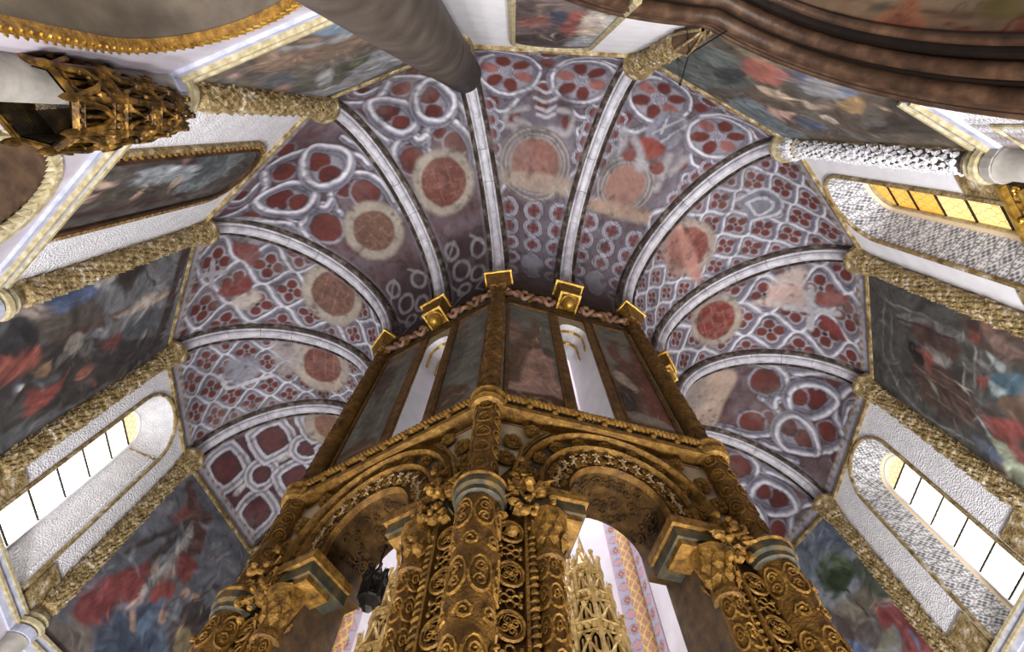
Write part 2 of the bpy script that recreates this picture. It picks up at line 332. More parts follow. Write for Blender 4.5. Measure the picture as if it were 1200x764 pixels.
def lattice(B, n, h, ph=0., wd=.13, b0=-1., b1=99., amp=.5, lobe=.2, flip=0):
    cv = B.cv; scale = B.wd/n
    def ld(ex, ey):
        U = ((cv.X+ex)/np.maximum(B.wd, .1)+.5)*n; v = (cv.Y+ey)/h+ph; best = np.full(U.shape, 9.)
        for j in range(-1, n+2):
            s_ = 1 if (j+flip) % 2 else -1; c = j+s_*amp*np.sin(PI*v); sl = np.abs(s_*amp*PI*np.cos(PI*v)/h)*scale
            best = np.minimum(best, np.abs(U-c)*scale/np.sqrt(1+sl**2))
        return best, U, v
    best, U, v = ld(0, 0); d2 = ld(-wd*.22, wd*.22)[0]; d3 = ld(wd*.22, -wd*.22)[0]
    msk = sstep(b0-cv.Y, .05)*sstep(cv.Y-b1, .05); keep = cv.c.copy()
    # red four-lobed openings in the middle of each ogee cell
    row = np.floor(v); vc = (v-row-.5)*h; par = (row+flip) % 2
    uc = U-.5; jj = np.round((uc-par)/2)*2+par; du = (uc-jj)*scale
    # cells sit where neighbouring curves stand apart
    r = lobe*1.35*np.minimum(scale, h); rr = np.full(U.shape, 9.)
    for dx, dy in ((1, 0), (-1, 0), (0, 1), (0, -1)): rr = np.minimum(rr, np.hypot(du-dx*r*1.05, vc-dy*r*1.15)-r*.72)
    cv.mix(sstep(best-wd*1.5, .05), (118, 112, 122), .85); cv.mix(sstep(rr-.045, .02), (168, 167, 178), .9); cv.mix(sstep(rr, .018), RED); cv.mix(sstep(np.hypot(du, vc)-r*.3, .015), (60, 36, 36))
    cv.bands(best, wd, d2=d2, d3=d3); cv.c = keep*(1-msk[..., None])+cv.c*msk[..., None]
def knots(B, b0, col=(150, 146, 152)):     # thin grey interlace on the dark foot of a bay
    cv = B.cv; cv.mix(sstep(b0-cv.Y, .25), (58, 44, 46), .85)
    for i, (a, b, r) in enumerate([(-.2, .25, .16), (.2, .45, .17), (-.12, .85, .2), (.14, 1.15, .17), (-.1, 1.5, .14)]):
        x, y = B.denorm([(a, b0+b)])[0]; d = np.abs(np.hypot((cv.X-x), (cv.Y-y)*.75)-r); cv.mix(sstep(d-.035, .015), col, .8)
    for s_ in (-1, 1):
        pts = B.denorm([(s_*(.1+.28*abs(math.sin(1.9*t))), b0+t) for t in np.linspace(.05, 2.0, 12)]); cv.line(pts, .06, col, .02, .75)
def hearts(B, ref, wd=.17, drop=0.):
    cv = B.cv; T = lambda pts: B.denorm([(a, b+drop) for a, b in ref.norm(ref.px(pts))])
    cv.mix(np.clip(vnoise(B.A, B.B, 11+B.k, 2.5)*1.6-.2, 0, 1), (116, 106, 114), .75)
    for pts in HEART['loops']: cv.poly(T(pts), (138, 136, 150), .03, .9)
    for i, pts in enumerate(HEART['reds']):
        (x, y), (x2, y2) = T(pts); r = math.hypot(x2-x, y2-y); cv.ell(x, y, r*1.22, r*1.22, (150, 147, 160), .025, .85); cv.ell(x+.02, y-.02, r*1.05, r*1.05, (62, 42, 44), .02, .9); cv.ell(x, y, r, r, RED if i % 3 else (92, 44, 42), .02)
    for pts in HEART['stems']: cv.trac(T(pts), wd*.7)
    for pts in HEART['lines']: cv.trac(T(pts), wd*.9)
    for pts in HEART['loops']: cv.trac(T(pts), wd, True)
def border(B):                             # the row of dots painted along the wall and the shade-grey edges by the ribs
    cv = B.cv; cv.mix(sstep(cv.Y-.34, .02), (166, 166, 178), .9); n = 15
    du = (B.U*n-np.round(B.U*n))*B.wd/n; cv.mix(sstep(np.hypot(du, cv.Y-.3)-.05, .012), (150, 122, 84)); cv.mix(sstep(cv.Y-.12, .02), (176, 150, 92), .8)
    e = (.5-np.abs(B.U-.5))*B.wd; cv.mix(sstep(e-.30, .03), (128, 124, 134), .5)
bays = {}; ref4 = None
for k in range(-1, 12): bays[k] = Bay(k, 110, 200) if 0 <= k <= 10 else Bay(k, 30, 50)
ref4 = bays[4]
def patch(B, pts, col, al=.85, soft=.06): B.cv.poly(B.px(pts), col, soft, al)
for k in (3, 4, 9, 10):
    B = bays[k]; hearts(B, ref4, .23 if k < 9 else .24, {3: .0, 4: 0., 9: -.2, 10: -.35}[k]); knots(B, 4.7) if k < 9 else None
lattice(bays[7], 7, .44, .1, .125, lobe=.25); lattice(bays[8], 5, .62, .55, .17, lobe=.25, flip=1); lattice(bays[2], 5, .62, .2, .16, lobe=.25); lattice(bays[1], 7, .46, .3, .12, lobe=.26, flip=1)
for k in (-1, 11): lattice(bays[k], 4, .8, .3, .14)
# bay 0: broad pale interlace
B = bays[0]; cv = B.cv; cv.mix(np.ones(cv.X.shape), (88, 60, 66), .8)
for b in (.75, 2.05, 3.35, 4.5):
    for s_ in (-1, 1):
        x, y = B.denorm([(s_*.24, b)])[0]
        for dx, dy in ((.3, 0), (-.3, 0), (0, .3), (0, -.3)): cv.ell(x+dx*.55, y+dy*.55, .17, .17, (98, 58, 60), .02)
        d = np.abs(np.maximum(np.abs(cv.X-x), np.abs(cv.Y-y))*.6+np.hypot(cv.X-x, cv.Y-y)*.4-.48); cv.bands(d, .22, light=(214, 212, 220), mid=(184, 182, 192))
    x, y = B.denorm([(0, b+.62)])[0]; cv.bands(np.abs(np.hypot(cv.X-x, cv.Y-y)-.36), .2, light=(214, 212, 220), mid=(184, 182, 192)); cv.ell(x, y, .12, .12, (96, 58, 60))
    x, y = B.denorm([(.02, b)])[0]; cv.ell(x, y, .09, .2, (204, 202, 206), .03)
# bays 5 and 6: paired circles of ovals, grotesques, half medallion and pale band, small quatrefoils at the foot
for k in (5, 6):
    B = bays[k]; cv = B.cv; cv.mix(np.clip(vnoise(B.A, B.B, 19+k, 2)*1.5, 0, 1), (116, 112, 124), .85)
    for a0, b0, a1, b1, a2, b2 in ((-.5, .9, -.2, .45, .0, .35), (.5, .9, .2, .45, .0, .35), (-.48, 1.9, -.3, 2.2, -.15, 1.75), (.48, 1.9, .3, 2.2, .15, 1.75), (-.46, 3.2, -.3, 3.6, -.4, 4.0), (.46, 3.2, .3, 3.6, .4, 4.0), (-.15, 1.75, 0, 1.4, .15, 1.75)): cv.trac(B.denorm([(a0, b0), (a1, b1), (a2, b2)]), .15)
    for a0, b0 in ((-.36, 1.95), (.36, 1.95), (0, 2.0), (-.2, 2.3), (.22, 2.3), (0, .75), (-.46, .7), (.46, .7), (0, 1.55)):
        x, y = B.denorm([(a0, b0)])[0]; cv.ell(x, y, .13, .16, RED, .02)
    for s_, bb in ((-1, 1.15), (1, 1.25)):
        x, y = B.denorm([(s_*.24, bb)])[0]; R = .62
        cv.mix(sstep(np.hypot(cv.X-x, cv.Y-y)-R, .03), (150, 149, 162), .8)
        for i in range(6):
            a = i*PI/3+.3; cv.ell(x+.36*math.cos(a), y+.36*math.sin(a), .19, .14, RED if i % 3 else (150, 100, 96), .02, 1, a)
        th_ = np.linspace(0, 2*PI, 25)[:-1]; cv.trac([(x+R*math.cos(q), y+R*math.sin(q)) for q in th_], .15, True); cv.bands(np.abs(np.hypot(cv.X-x, cv.Y-y)-.12), .07)
    for i in range(7):
        x, y = B.denorm([(-.42+.14*i, .32+.1*(i % 2))])[0]; cv.ell(x, y, .16, .09, RED, .02); cv.bands(np.abs(np.hypot((cv.X-x), (cv.Y-y)*1.5)-.2), .06)
    for s_ in (-1, 1):
        cv.trac(B.denorm([(s_*.04, 1.0), (s_*.12, .6), (s_*.3, .42), (s_*.46, .5)]), .12); cv.trac(B.denorm([(s_*.46, 1.8), (s_*.4, 2.3), (s_*.3, 2.5), (s_*.44, 2.9)]), .1)
        for i in range(4):
            x, y = B.denorm([(s_*.40, 2.05+.33*i)])[0]; cv.ell(x, y, .12, .1, (110, 58, 58), .02); cv.bands(np.abs(np.hypot(cv.X-x, cv.Y-y)-.16), .06)
    for j in range(5):
        for i in range(3):
            x, y = B.denorm([(-.31+.31*i+(.0 if j % 2 else .0), 4.3+.42*j)])[0]; r = .085-.008*j; R_ = r*2.35
            cv.mix(sstep(np.hypot(cv.X-x, cv.Y-y)-R_, .02), (130, 126, 136), .8)
            for dx, dy in ((1, 0), (-1, 0), (0, 1), (0, -1)): cv.ell(x+dx*r*1.0, y+dy*r*1.0, r*.72, r*.72, (112, 58, 58), .012, .95)
            cv.ell(x, y, r*.35, r*.35, (60, 40, 40), .01); cv.bands(np.abs(np.hypot(cv.X-x, cv.Y-y)-R_), .07, al=.85)
    x, y = B.denorm([(.0, 5.75)])[0]; cv.poly([(x-.22, y-.25), (x+.22, y-.25), (x+.2, y+.15), (x, y+.3), (x-.2, y+.15)], (132, 132, 144), .03); cv.mix(sstep(5.9-cv.Y, .3), (66, 50, 42), .8)
B = bays[5]; K5 = crop(560, 50, 4.02); cv = B.cv
for pts in ([(270, 215), (320, 235), (370, 215)], [(265, 260), (320, 280), (375, 255)], [(270, 305), (325, 320), (370, 295)], [(280, 340), (325, 352), (360, 335)]): cv.line(B.px(K5(*pts)), .08, (180, 178, 188), .02); 
cv.poly(B.px(K5((400, 230), (450, 280), (440, 330), (380, 350), (370, 290))), (70, 56, 62), .06, .8)
for pts in (K5((230, 310), (150, 330), (130, 380), (180, 390)), K5((180, 360), (240, 390), (250, 440)), K5((380, 320), (440, 340), (430, 420), (380, 440)), K5((280, 440), (340, 410), (390, 420)), K5((170, 400), (190, 450), (150, 480))): cv.line(B.px(pts), .12, (164, 160, 164), .04, .85)
def halfmed(B, c, e, band, rc):
    cv = B.cv; (x, y), = B.px([c]); r = B.rad(c, e); cv.ell(x, y, r*1.5, r*1.5, (148, 140, 138), .05, .9); cv.bands(np.abs(np.hypot(cv.X-x, cv.Y-y)-r*1.3), .14, light=(176, 168, 164), mid=(130, 122, 120)); cv.ell(x, y, r, r, rc, .03); cv.mix(sstep(np.hypot(cv.X-x, cv.Y-y)-r, .03), (176, 140, 130), .5*vnoise(B.A, B.B, 5, 5))
    cv.poly(B.px(band), (166, 150, 138), .05, .8)
halfmed(bays[5], (627, 192), (655, 192), [(580, 198), (672, 210), (664, 230), (585, 214)], (118, 74, 66))
halfmed(bays[6], (733, 218), (757, 212), [(688, 232), (752, 248), (757, 262), (690, 246)], (140, 104, 94))
B = bays[6]; K6 = crop(660, 80, 3.473); cv = B.cv
cv.poly(B.px(K6((90, 520), (330, 570), (330, 615), (90, 560))), (172, 142, 122), .05, .7)
cv.poly(B.px(K6((400, 180), (490, 190), (510, 240), (440, 330), (330, 280))), (136, 136, 150), .03); cv.poly(B.px(K6((420, 200), (475, 205), (480, 240), (430, 300), (370, 268))), (112, 112, 126), .02)
for pts in (K6((360, 270), (490, 210)), K6((400, 300), (500, 240)), K6((430, 190), (400, 270))): cv.line(B.px(pts), .05, (176, 176, 186))
cv.poly(B.px(K6((310, 290), (370, 285), (420, 330), (350, 375), (320, 330))), (134, 66, 58), .03)
for pts in (K6((250, 250), (240, 310), (200, 370)), K6((290, 290), (320, 350), (310, 410)), K6((430, 360), (400, 440), (380, 490)), K6((340, 400), (420, 430), (500, 370))): cv.line(B.px(pts), .17, (164, 161, 166), .05, .85)
cv.ell(*B.px(K6((270, 355)))[0], .14, .14, (120, 72, 66)); cv.ell(*B.px(K6((380, 405)))[0], .17, .15, (120, 68, 62))
# medallions, shields, losses
medallion(bays[4], (520, 213), (556, 213), (546, 213)); medallion(bays[3], (438, 270), (474, 270), (463, 270), red=(108, 82, 70)); medallion(bays[2], (392, 345), (424, 345), (416, 345), red=(106, 80, 70)); medallion(bays[1], (378, 427), (408, 427), (399, 427), (170, 156, 146), (116, 74, 68)); medallion(bays[0], (388, 500), (413, 500), (404, 500), (166, 150, 138), (132, 102, 88))
medallion(bays[8], (838, 375), (870, 375), (861, 375), (154, 142, 132), (118, 54, 48)); medallion(bays[7], (806, 290), (838, 290), (829, 290), (150, 132, 124), (124, 68, 62))
patch(bays[7], [(783, 265), (797, 262), (822, 318), (812, 330)], (190, 140, 128)); patch(bays[7], [(775, 285), (795, 270), (800, 320), (785, 318)], (146, 104, 96), .6)
K7 = crop(730, 170, 3.639); B = bays[7]; B.cv.poly(B.px(K7((480, 235), (600, 185), (680, 230), (665, 300), (550, 330), (520, 280))), (122, 122, 134), .03)
for pts in (K7((480, 235), (600, 190), (675, 235), (660, 295), (550, 325)), K7((530, 245), (600, 225), (640, 250), (620, 285), (570, 300), (530, 245))): B.cv.line(B.px(pts), .07, (182, 182, 192))
B = bays[8]; K8 = crop(760, 290, 4.243); patch(B, K8((600, 180), (720, 100), (790, 110), (780, 200), (800, 270), (700, 300), (520, 280), (590, 240)), (186, 170, 164), .9); patch(B, K8((610, 210), (740, 190), (750, 250), (620, 260)), (190, 156, 148), .6)
for pts in (K8((800, 200), (805, 300), (800, 400)), K8((680, 300), (800, 310), (940, 330))): B.cv.line(B.px(pts), .16, (176, 174, 180), .03)
patch(B, K8((830, 240), (920, 215), (1000, 260), (940, 295), (840, 285)), (128, 60, 54), .95, .03); patch(B, K8((850, 340), (940, 380), (980, 470), (900, 420)), (120, 56, 52), .95, .03)
B = bays[9]; patch(B, [(830, 440), (862, 436), (850, 470), (835, 500), (810, 490)], (190, 168, 152)); patch(B, [(800, 440), (830, 445), (822, 480), (800, 470)], (156, 144, 138))
B = bays[2]; K2 = crop(200, 240, 4.444); patch(B, K2((330, 490), (430, 440), (470, 480), (390, 540), (330, 530)), (196, 186, 176)); patch(B, K2((345, 160), (460, 140), (480, 200), (380, 220)), (150, 148, 156)); patch(B, K2((240, 460), (320, 400), (410, 370), (420, 440), (330, 480), (270, 480)), (122, 56, 54), .9, .03)
patch(B, K2((320, 200), (450, 215), (440, 310), (350, 270)), (118, 54, 52), .9, .03)
for pts in (K2((220, 300), (215, 420)), K2((160, 370), (280, 350))): B.cv.line(B.px(pts), .13, (170, 168, 178))
B = bays[1]; patch(B, [(262, 432), (275, 420), (302, 420), (302, 440), (275, 452)], (150, 150, 162)); B.cv.line(B.px([(258, 440), (268, 455), (300, 445), (320, 440)]), .1, (196, 195, 204)); patch(B, [(320, 400), (350, 402), (355, 430), (330, 440), (322, 425)], (170, 162, 162), .7)
for k, B in bays.items():
    border(B); cv = B.cv; big = k in range(0, 11)
    if big:
        n = vnoise(B.A, B.B, 200+k, 1.1, 4); cv.mix(np.clip((n-.58)*4, 0, 1), (146, 138, 134), .3); cv.mottle(.3, 2.2, 300+k); cv.mottle(.2, 14, 400+k, 2); cv.mix(np.clip((vnoise(B.A, B.B, 600+k, 6, 3)-.62)*6, 0, 1), (54, 46, 46), .5); cv.c *= .8
    painted('vault_bay', B.V, B.nu, B.nv, cv.c, ceil)
for k in range(12, 15):
    B = Bay(k, 20, 30); B.cv.mottle(.3, 2, k); painted('vault_bay', B.V, B.nu, B.nv, B.cv.c, ceil)
# ribs: a dark backing band and a pale roll moulding built of voussoirs
def ribsweep(k, th0, th1, n, prof):
    a, b = P(k), D(k); rad = np.array([*(a-b), 0])/np.linalg.norm(a-b); lat = np.array([-rad[1], rad[0], 0]); pts = []; Ns = []; Bs = []
    for th in np.linspace(th0, th1, n): pts.append(vprof(k, th)); Ns.append(lat); Bs.append(-(rad*math.cos(th)+np.array([0, 0, math.sin(th)])))
    return pts, Ns, Bs
for k in range(16):
    rb = empty('rib'); rb.parent = ceil
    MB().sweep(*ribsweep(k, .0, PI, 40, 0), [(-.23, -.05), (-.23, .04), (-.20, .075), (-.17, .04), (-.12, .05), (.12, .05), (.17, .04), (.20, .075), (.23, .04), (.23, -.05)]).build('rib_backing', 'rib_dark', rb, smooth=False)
    nn = 9; prof = [(-.125, .04), (-.125, .10), (-.10, .115), (-.085, .10), (-.07, .16), (-.035, .19), (.035, .19), (.07, .16), (.085, .10), (.10, .115), (.125, .10), (.125, .04)]
    for i in range(nn if k <= 10 else 1):
        m_ = nn if k <= 10 else 1; g = .0025; MB().sweep(*ribsweep(k, PI*i/m_+g, PI*(i+1)/m_-g, 6 if m_ > 1 else 30, 0), prof).build('voussoir', 'rib_stone', rb)

# ------------------------------------------------------------------ outer walls
ZB = 5.75                                  # top of the painted cornice between the lower and the upper wall
def arched(cx, hw, z0, zsp, n=14):         # outline of a round-headed opening from left foot to right foot
    return [(cx-hw, z0)]+[(cx-hw*math.cos(PI*i/n), zsp+hw*math.sin(PI*i/n)) for i in range(n+1)]+[(cx+hw, z0)]
def holed(mb, x0, x1, z0, z1, hole, y):    # a flat wall face around such an opening
    hx0, hx1, hz = hole[0][0], hole[-1][0], hole[0][1]; V = []
    def q(a, b, c, d):
        if b > a+1e-6 and d > c+1e-6: mb.add([(a, y, c), (b, y, c), (b, y, d), (a, y, d)], [(0, 1, 2, 3)])
    q(x0, hx0, z0, z1); q(hx1, x1, z0, z1); q(hx0, hx1, z0, hz)
    for (xa, za), (xb, zb) in zip(hole[1:-2], hole[2:-1]): mb.add([(xa, y, za), (xb, y, zb), (xb, y, z1), (xa, y, z1)], [(0, 1, 2, 3)])
def outline_sweep(pts, prof, y=0., tang=False):   # carry a moulding profile (outwards, into the room) along an outline in the wall plane
    pts = [np.array(p, float) for p in pts]; P3 = []; Ns = []; Bs = []
    for i, p in enumerate(pts):
        t = pts[min(i+1, len(pts)-1)]-pts[max(i-1, 0)]; t = t/np.linalg.norm(t); P3.append((p[0], y, p[1])); Ns.append((-t[1], 0, t[0])); Bs.append((0, 1, 0))
    return MB().sweep(P3, Ns, Bs, prof)
TA, TB, TC = 2.45, 3.24, 3.54              # the nave arch folded over the corner of walls 5 and 6: half width, rise, springing
def nave_z(x, da=0.): return TC+(TB+da)*math.sqrt(max(0., 1-(x/(TA+da))**2)) if abs(x) < TA+da else -H0
def nave_x(k, s): return s-WALL[5].hw if k == 5 else s+WALL[6].hw
walls = {}; WIN = {1: ('glass_white', 'glass_cream'), 7: ('glass_amber', 'glass_amber'), 9: ('glass_white', 'glass_cream'), 11: ('glass_white',)*2, 13: ('glass_white',)*2, 15: ('glass_white',)*2}
ZW0 = 5.8
PANE = arched(0, .42, ZW0, 9.55-.42); OUT = arched(0, .76, ZW0, 9.92-.76)
for k in range(16):
    f = WALL[k]; hw = f.hw; wl = empty('wall_'+SIDE[k], f); tag(wl, kind='structure'); walls[k] = wl
    mb = MB()
    if k in WIN: holed(mb, -hw, hw, ZB-.2, ZS+.3, OUT, 0)
    elif k in (5, 6):
        xs = np.linspace(-hw, hw, 61)
        for xa, xb in zip(xs[:-1], xs[1:]):
            za, zb = (nave_z(nave_x(k, q)) for q in (xa, xb)); mb.add([(xa, 0, za), (xb, 0, zb), (xb, 0, ZS+.3), (xa, 0, ZS+.3)], [(0, 1, 2, 3)])
    else: mb.box(-hw, hw, -.5, 0, ZB-.2, ZS+.3)
    mb.build('plaster_face', 'plaster' if k in (5, 7) else 'stucco', wl)
    if k in WIN: mb = MB(); holed(mb, -hw-.2, hw+.2, ZB-.2, ZS+.3, PANE, -.55); mb.build('wall_back', 'plaster', wl)
    if k > 11: continue
    MB().box(-hw, hw, -.02, .07, ZS-.05, ZS+.0).build('gold_band', 'gold_old', wl)
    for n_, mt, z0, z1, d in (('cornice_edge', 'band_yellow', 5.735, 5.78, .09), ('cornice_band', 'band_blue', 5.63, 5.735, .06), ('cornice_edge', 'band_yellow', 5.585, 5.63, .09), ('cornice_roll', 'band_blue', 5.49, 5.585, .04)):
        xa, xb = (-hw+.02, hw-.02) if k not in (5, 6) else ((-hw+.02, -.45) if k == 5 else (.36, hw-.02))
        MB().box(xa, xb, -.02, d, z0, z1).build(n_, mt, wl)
    if k in (5, 6): continue
    if k not in (3, 4): MB().box(-hw, hw, -.4, 0, -H0, 5.5).build('lower_face', 'pink_panel' if k == 7 else 'lower_wall', wl)
    if k in WIN:                           # gilded carved plates flanking the window foot
        for s_ in (-1, 1): MB().box(min(s_*.84, s_*(hw-.1)), max(s_*.84, s_*(hw-.1)), -.01, .05, 5.8, 6.42).build('gilded_plate', 'gold_old', wl)
# ------------------------------------------------------------------ windows
wn = 0
for k in WIN:
    f = WALL[k]; wn += 1; wi = empty('window_%d' % wn, f); tag(wi, kind='structure')
    path = [(-.76, ZW0)]+[(-.76, ZW0+(9.16-ZW0)*i/40) for i in range(1, 40)]+OUT[1:-1]+[(.76, ZW0+(9.16-ZW0)*i/40) for i in range(39, 0, -1)]+[(.76, ZW0)]
    pth2 = [(-.42, ZW0)]+[(-.42, ZW0+(9.13-ZW0)*i/40) for i in range(1, 40)]+PANE[1:-1]+[(.42, ZW0+(9.13-ZW0)*i/40) for i in range(39, 0, -1)]+[(.42, ZW0)]
    # resample the head of the arch finely
    NP = 720 if k in (7, 9) else 260
    def dense(p, n=NP):
        p = np.array(p); d = np.r_[0, np.cumsum(np.linalg.norm(np.diff(p, axis=0), axis=1))]; t = np.linspace(0, d[-1], n); return np.stack([np.interp(t, d, p[:, 0]), np.interp(t, d, p[:, 1])], 1), t
    (o_, t_), (i_, _) = dense(path), dense(pth2); nv = 44 if k in (1, 7, 9) else 4; e = np.linspace(0, 1, nv)
    V = np.zeros((NP, nv, 3)); V[..., 0] = o_[:, None, 0]*(1-e)+i_[:, None, 0]*e; V[..., 2] = o_[:, None, 1]*(1-e)+i_[:, None, 1]*e; V[..., 1] = (-.5*e)[None]
    X = np.repeat(t_[:, None], nv, 1); Y = np.repeat((e*.6)[None], NP, 0); cv = Cv(X, Y, (228, 228, 232), 0)
    if k in (7, 9):                        # stencilled grey foliage on the white splay
        c = .18; r_ = np.floor(Y/c); xx = X+(r_ % 2)*c/2; dx = (xx/c-np.floor(xx/c)-.5)*c; dy = (Y/c-r_-.5)*c; ii = np.floor(xx/c)
        q = np.full(X.shape, 9.)
        for ax, ay in ((1, 0), (-1, 0), (0, 1), (0, -1)): q = np.minimum(q, np.hypot(dx-ax*.045, dy-ay*.045)-.03)
        lea = np.minimum(np.abs(np.hypot(dx, dy*.9)-.082)-.012, np.minimum.reduce([np.hypot(dx-a_*.032, dy-b_*.032)-.017 for a_, b_ in ((1, 1), (-1, 1), (1, -1), (-1, -1))])); m_ = np.where((ii+r_) % 2 == 0, np.minimum(q, np.abs(np.hypot(dx, dy)-.095)-.008), lea)
        n = vnoise(X, Y, 8, 14, 2); cv.mix(sstep(m_-.012*(n-.5), .008), (92, 94, 102), .95); cv.mix(sstep(.53-Y, .01), (244, 222, 186), 1)
    painted('splay', V, NP, nv, cv.c, wi, mt='stucco' if k == 1 else 'painted')
    if k == 1:                             # relief rings and dividing bars on the white splay
        mb = MB()
        for j in range(34):
            for y_ in (.07,):
                for s_ in (-1, 1): mb.ring((s_*(.76-.34*y_/.5)-s_*.012, -y_, ZW0+.1+j*.098), .034, .009, 'y', 10, 4)
        mb.build('stucco_rings', 'stucco', wi)['kind'] = 'stuff'
        for s_ in (-1, 1): MB().tube([(s_*.755, .005, 9.12), (s_*.44, -.47, 9.05)], .022, 6).build('gilded_bar', 'gold_old', wi)
    outline_sweep(path, [(-.035, 0), (-.035, .04), (0, .06), (.035, .04), (.035, 0)]).build('gilded_surround', 'gold_old', wi)
    outline_sweep(pth2, [(-.03, 0), (-.03, .05), (.03, .05), (.03, 0)], -.54).build('inner_frame', 'plaster' if k != 7 else 'band_yellow', wi)
    zs = [ZW0, 6.32, 6.9, 7.48, 8.06, 8.64, 9.13]
    for i in range(len(zs)):
        z0 = zs[i]; mb = MB()
        if i < len(zs)-1: mb.box(-.42, .42, -.56, -.55, z0, zs[i+1])
        else: n = len(PANE)-2; mb.add([(x, -.55, z) for x, z in PANE[1:-1]], [tuple(range(n))])
        g = WIN[k]; mb.build('pane', g[1] if i >= len(zs)-1 else ('glass_pale' if i == len(zs)-2 and g[0] == 'glass_white' else 'glass_honey' if k == 7 and i < 4 else g[0]), wi)
        if i: MB().box(-.42, .42, -.548, -.525, z0-.012, z0+.012).build('glazing_bar', 'iron', wi)
    if k in (1, 7, 9):                     # leading: a net of long hexagons
        mb = MB(); c = .14; h = .12
        for r_ in range(int((9.55-ZW0)/h)+1):
            z = ZW0+r_*h; off = (r_ % 2)*c/2
            for j in range(-4, 4):
                x = j*c+off
                hwz = .42 if z < 9.13 else math.sqrt(max(0, .42**2-(z-9.13)**2))
                for (xa, za), (xb, zb) in (((x, z), (x, z+h*.5)), ((x, z+h*.5), (x+c/2, z+h)), ((x, z+h*.5), (x-c/2, z+h))):
                    if abs(xa) < hwz and abs(xb) < hwz and zb < 9.5: mb.tube([(xa, -.546, za), (xb, -.546, zb)], .0035, 3)
        mb.build('leading', 'iron' if k != 7 else 'band_yellow', wi)['kind'] = 'stuff'
# ------------------------------------------------------------------ engaged columns in the corners of the outer wall
def leafy(mb, r0, z0, z1, rows, per, size, c=(0, 0), seed=0, a0=0., a1=2*PI, bulge=1.):
    rr = random.Random(seed)
    for i in range(rows):
        z = z0+(z1-z0)*(i+.5)/rows
        for j in range(per):
            a = a0+(a1-a0)*(j+(i % 2)*.5)/per+rr.uniform(-.05, .05); s_ = size*rr.uniform(.75, 1.2); t = rr.uniform(-.5, .5)
            ca, sa = math.cos(a), math.sin(a); tx, ty = -sa, ca; R = r0
            def pt(u, v, d): return (c[0]+ca*(R+d)+tx*u, c[1]+sa*(R+d)+ty*u, z+v)
            mb.add([pt(0, -s_*.8, -.01), pt(-s_*.55, -s_*.1+t*.02, s_*.15), pt(0, 0, s_*.42*bulge), pt(s_*.55, -s_*.1-t*.02, s_*.15), pt(-s_*.35, s_*.55, s_*.3), pt(s_*.35, s_*.55, s_*.3), pt(t*s_*.5, s_*.8, s_*.62*bulge)],
                   [(0, 2, 1), (0, 3, 2), (1, 2, 4), (2, 3, 5), (2, 6, 4), (2, 5, 6)])
            if i % 2 == 0: mb.ball(pt(s_*.2, s_*.1, s_*.32), s_*.16, 5, 3)
CLAB = {0: 'gilded carved column above the dark golden arch, beside the painting of the red cloak', 1: 'gilded carved column between the white window splay and the red cloak painting', 2: 'dark gilded column under the crucifixion painting, above the white window',
        3: 'gilded carved column between the crucifixion and the round-topped painting', 4: 'gilded carved column above the black and gold statue canopy', 6: 'gilded carved column by the folded brown arch and black cable',
        7: 'white stuccoed leafy column with shade-dark gaps and a grey stone lower shaft beside the amber window', 8: 'gilded carved column between the amber window and the dark interior painting', 9: 'gilded carved column between the dark interior painting and the bright window',
        10: 'pinkish gilded column between the bright window and the painting with a tree'}
for k in range(0, 11):
    if k == 5: continue
    p = P(k); r = math.hypot(*p); u = -p/r; c = p+u*.1
    M_ = Matrix(((u[1], u[0], 0, c[0]), (-u[0], u[1], 0, c[1]), (0, 0, 1, H0), (0, 0, 0, 1)))
    t = empty('engaged_column', M_); tag(t, CLAB[k], 'column', 'columns in the corners of the outer wall', 'structure'); white = k == 7
    mt = 'stucco' if white else 'gold_old'
    zf = 7.5 if k == 6 else 5.9; MB().lathe([(.15, zf), (.145, 9.5)], 14).build('shaft', 'stone_column' if white else mt, t)  # white column's shaft darkened so the gaps between leaves read as shade
    mb = MB(); leafy(mb, .145, zf+.05, 9.5, 26 if k != 6 else 15, 7, .10 if not white else .08, seed=k, a0=-.2, a1=PI+.2); mb.build('carved_foliage', mt, t)['kind'] = 'stuff'
    cap = MB().lathe([(.15, 9.48), (.2, 9.52), (.17, 9.58), (.19, 9.7), (.27, 9.95), (.31, 10.02), (.31, 10.12), (.2, 10.16)], 12).build('capital', 'gold_old' if k != 7 else 'band_yellow', t)
    mb = MB(); leafy(mb, .19, 9.58, 10.02, 4, 8, .12, seed=50+k, a0=-.2, a1=PI+.2); mb.build('capital_leaves', 'gold_old' if k != 7 else 'stucco', cap)['kind'] = 'stuff'
    if k == 6:                             # carried by a ribbed corbel above the nave arch
        MB().lathe([(.02, 6.85), (.07, 7.0), (.13, 7.35), (.19, 7.5), (.15, 7.55)], 10).build('corbel', 'niche_dark', t)
        for a in np.linspace(.1, PI-.1, 4): MB().tube([(.03*math.cos(a), .03*math.sin(a), 6.85), (.15*math.cos(a), .15*math.sin(a), 7.2), (.2*math.cos(a), .2*math.sin(a), 7.5)], .018, 5).build('corbel_rib', 'gold_old', t)
        continue
    MB().lathe([(.14, 5.62), (.235, 5.64), (.245, 5.70), (.2, 5.74), (.215, 5.80), (.18, 5.88), (.15, 5.92)], 14).build('base', 'band_yellow', t)
    MB().lathe([(.14, 5.46), (.21, 5.48), (.21, 5.6), (.14, 5.62)], 14).build('ring', 'band_blue' if k != 7 else 'stone_grey', t)
    MB().lathe([(.17, -H0), (.17, 5.40), (.2, 5.46)], 16).build('lower_shaft', 'stone_grey', t, smooth=True)
t = empty('stone_column', loc=(7.57, -.16, 0)); tag(t, 'plain smooth dark grey stone column beside the small red and white painting', 'column', None, 'structure')
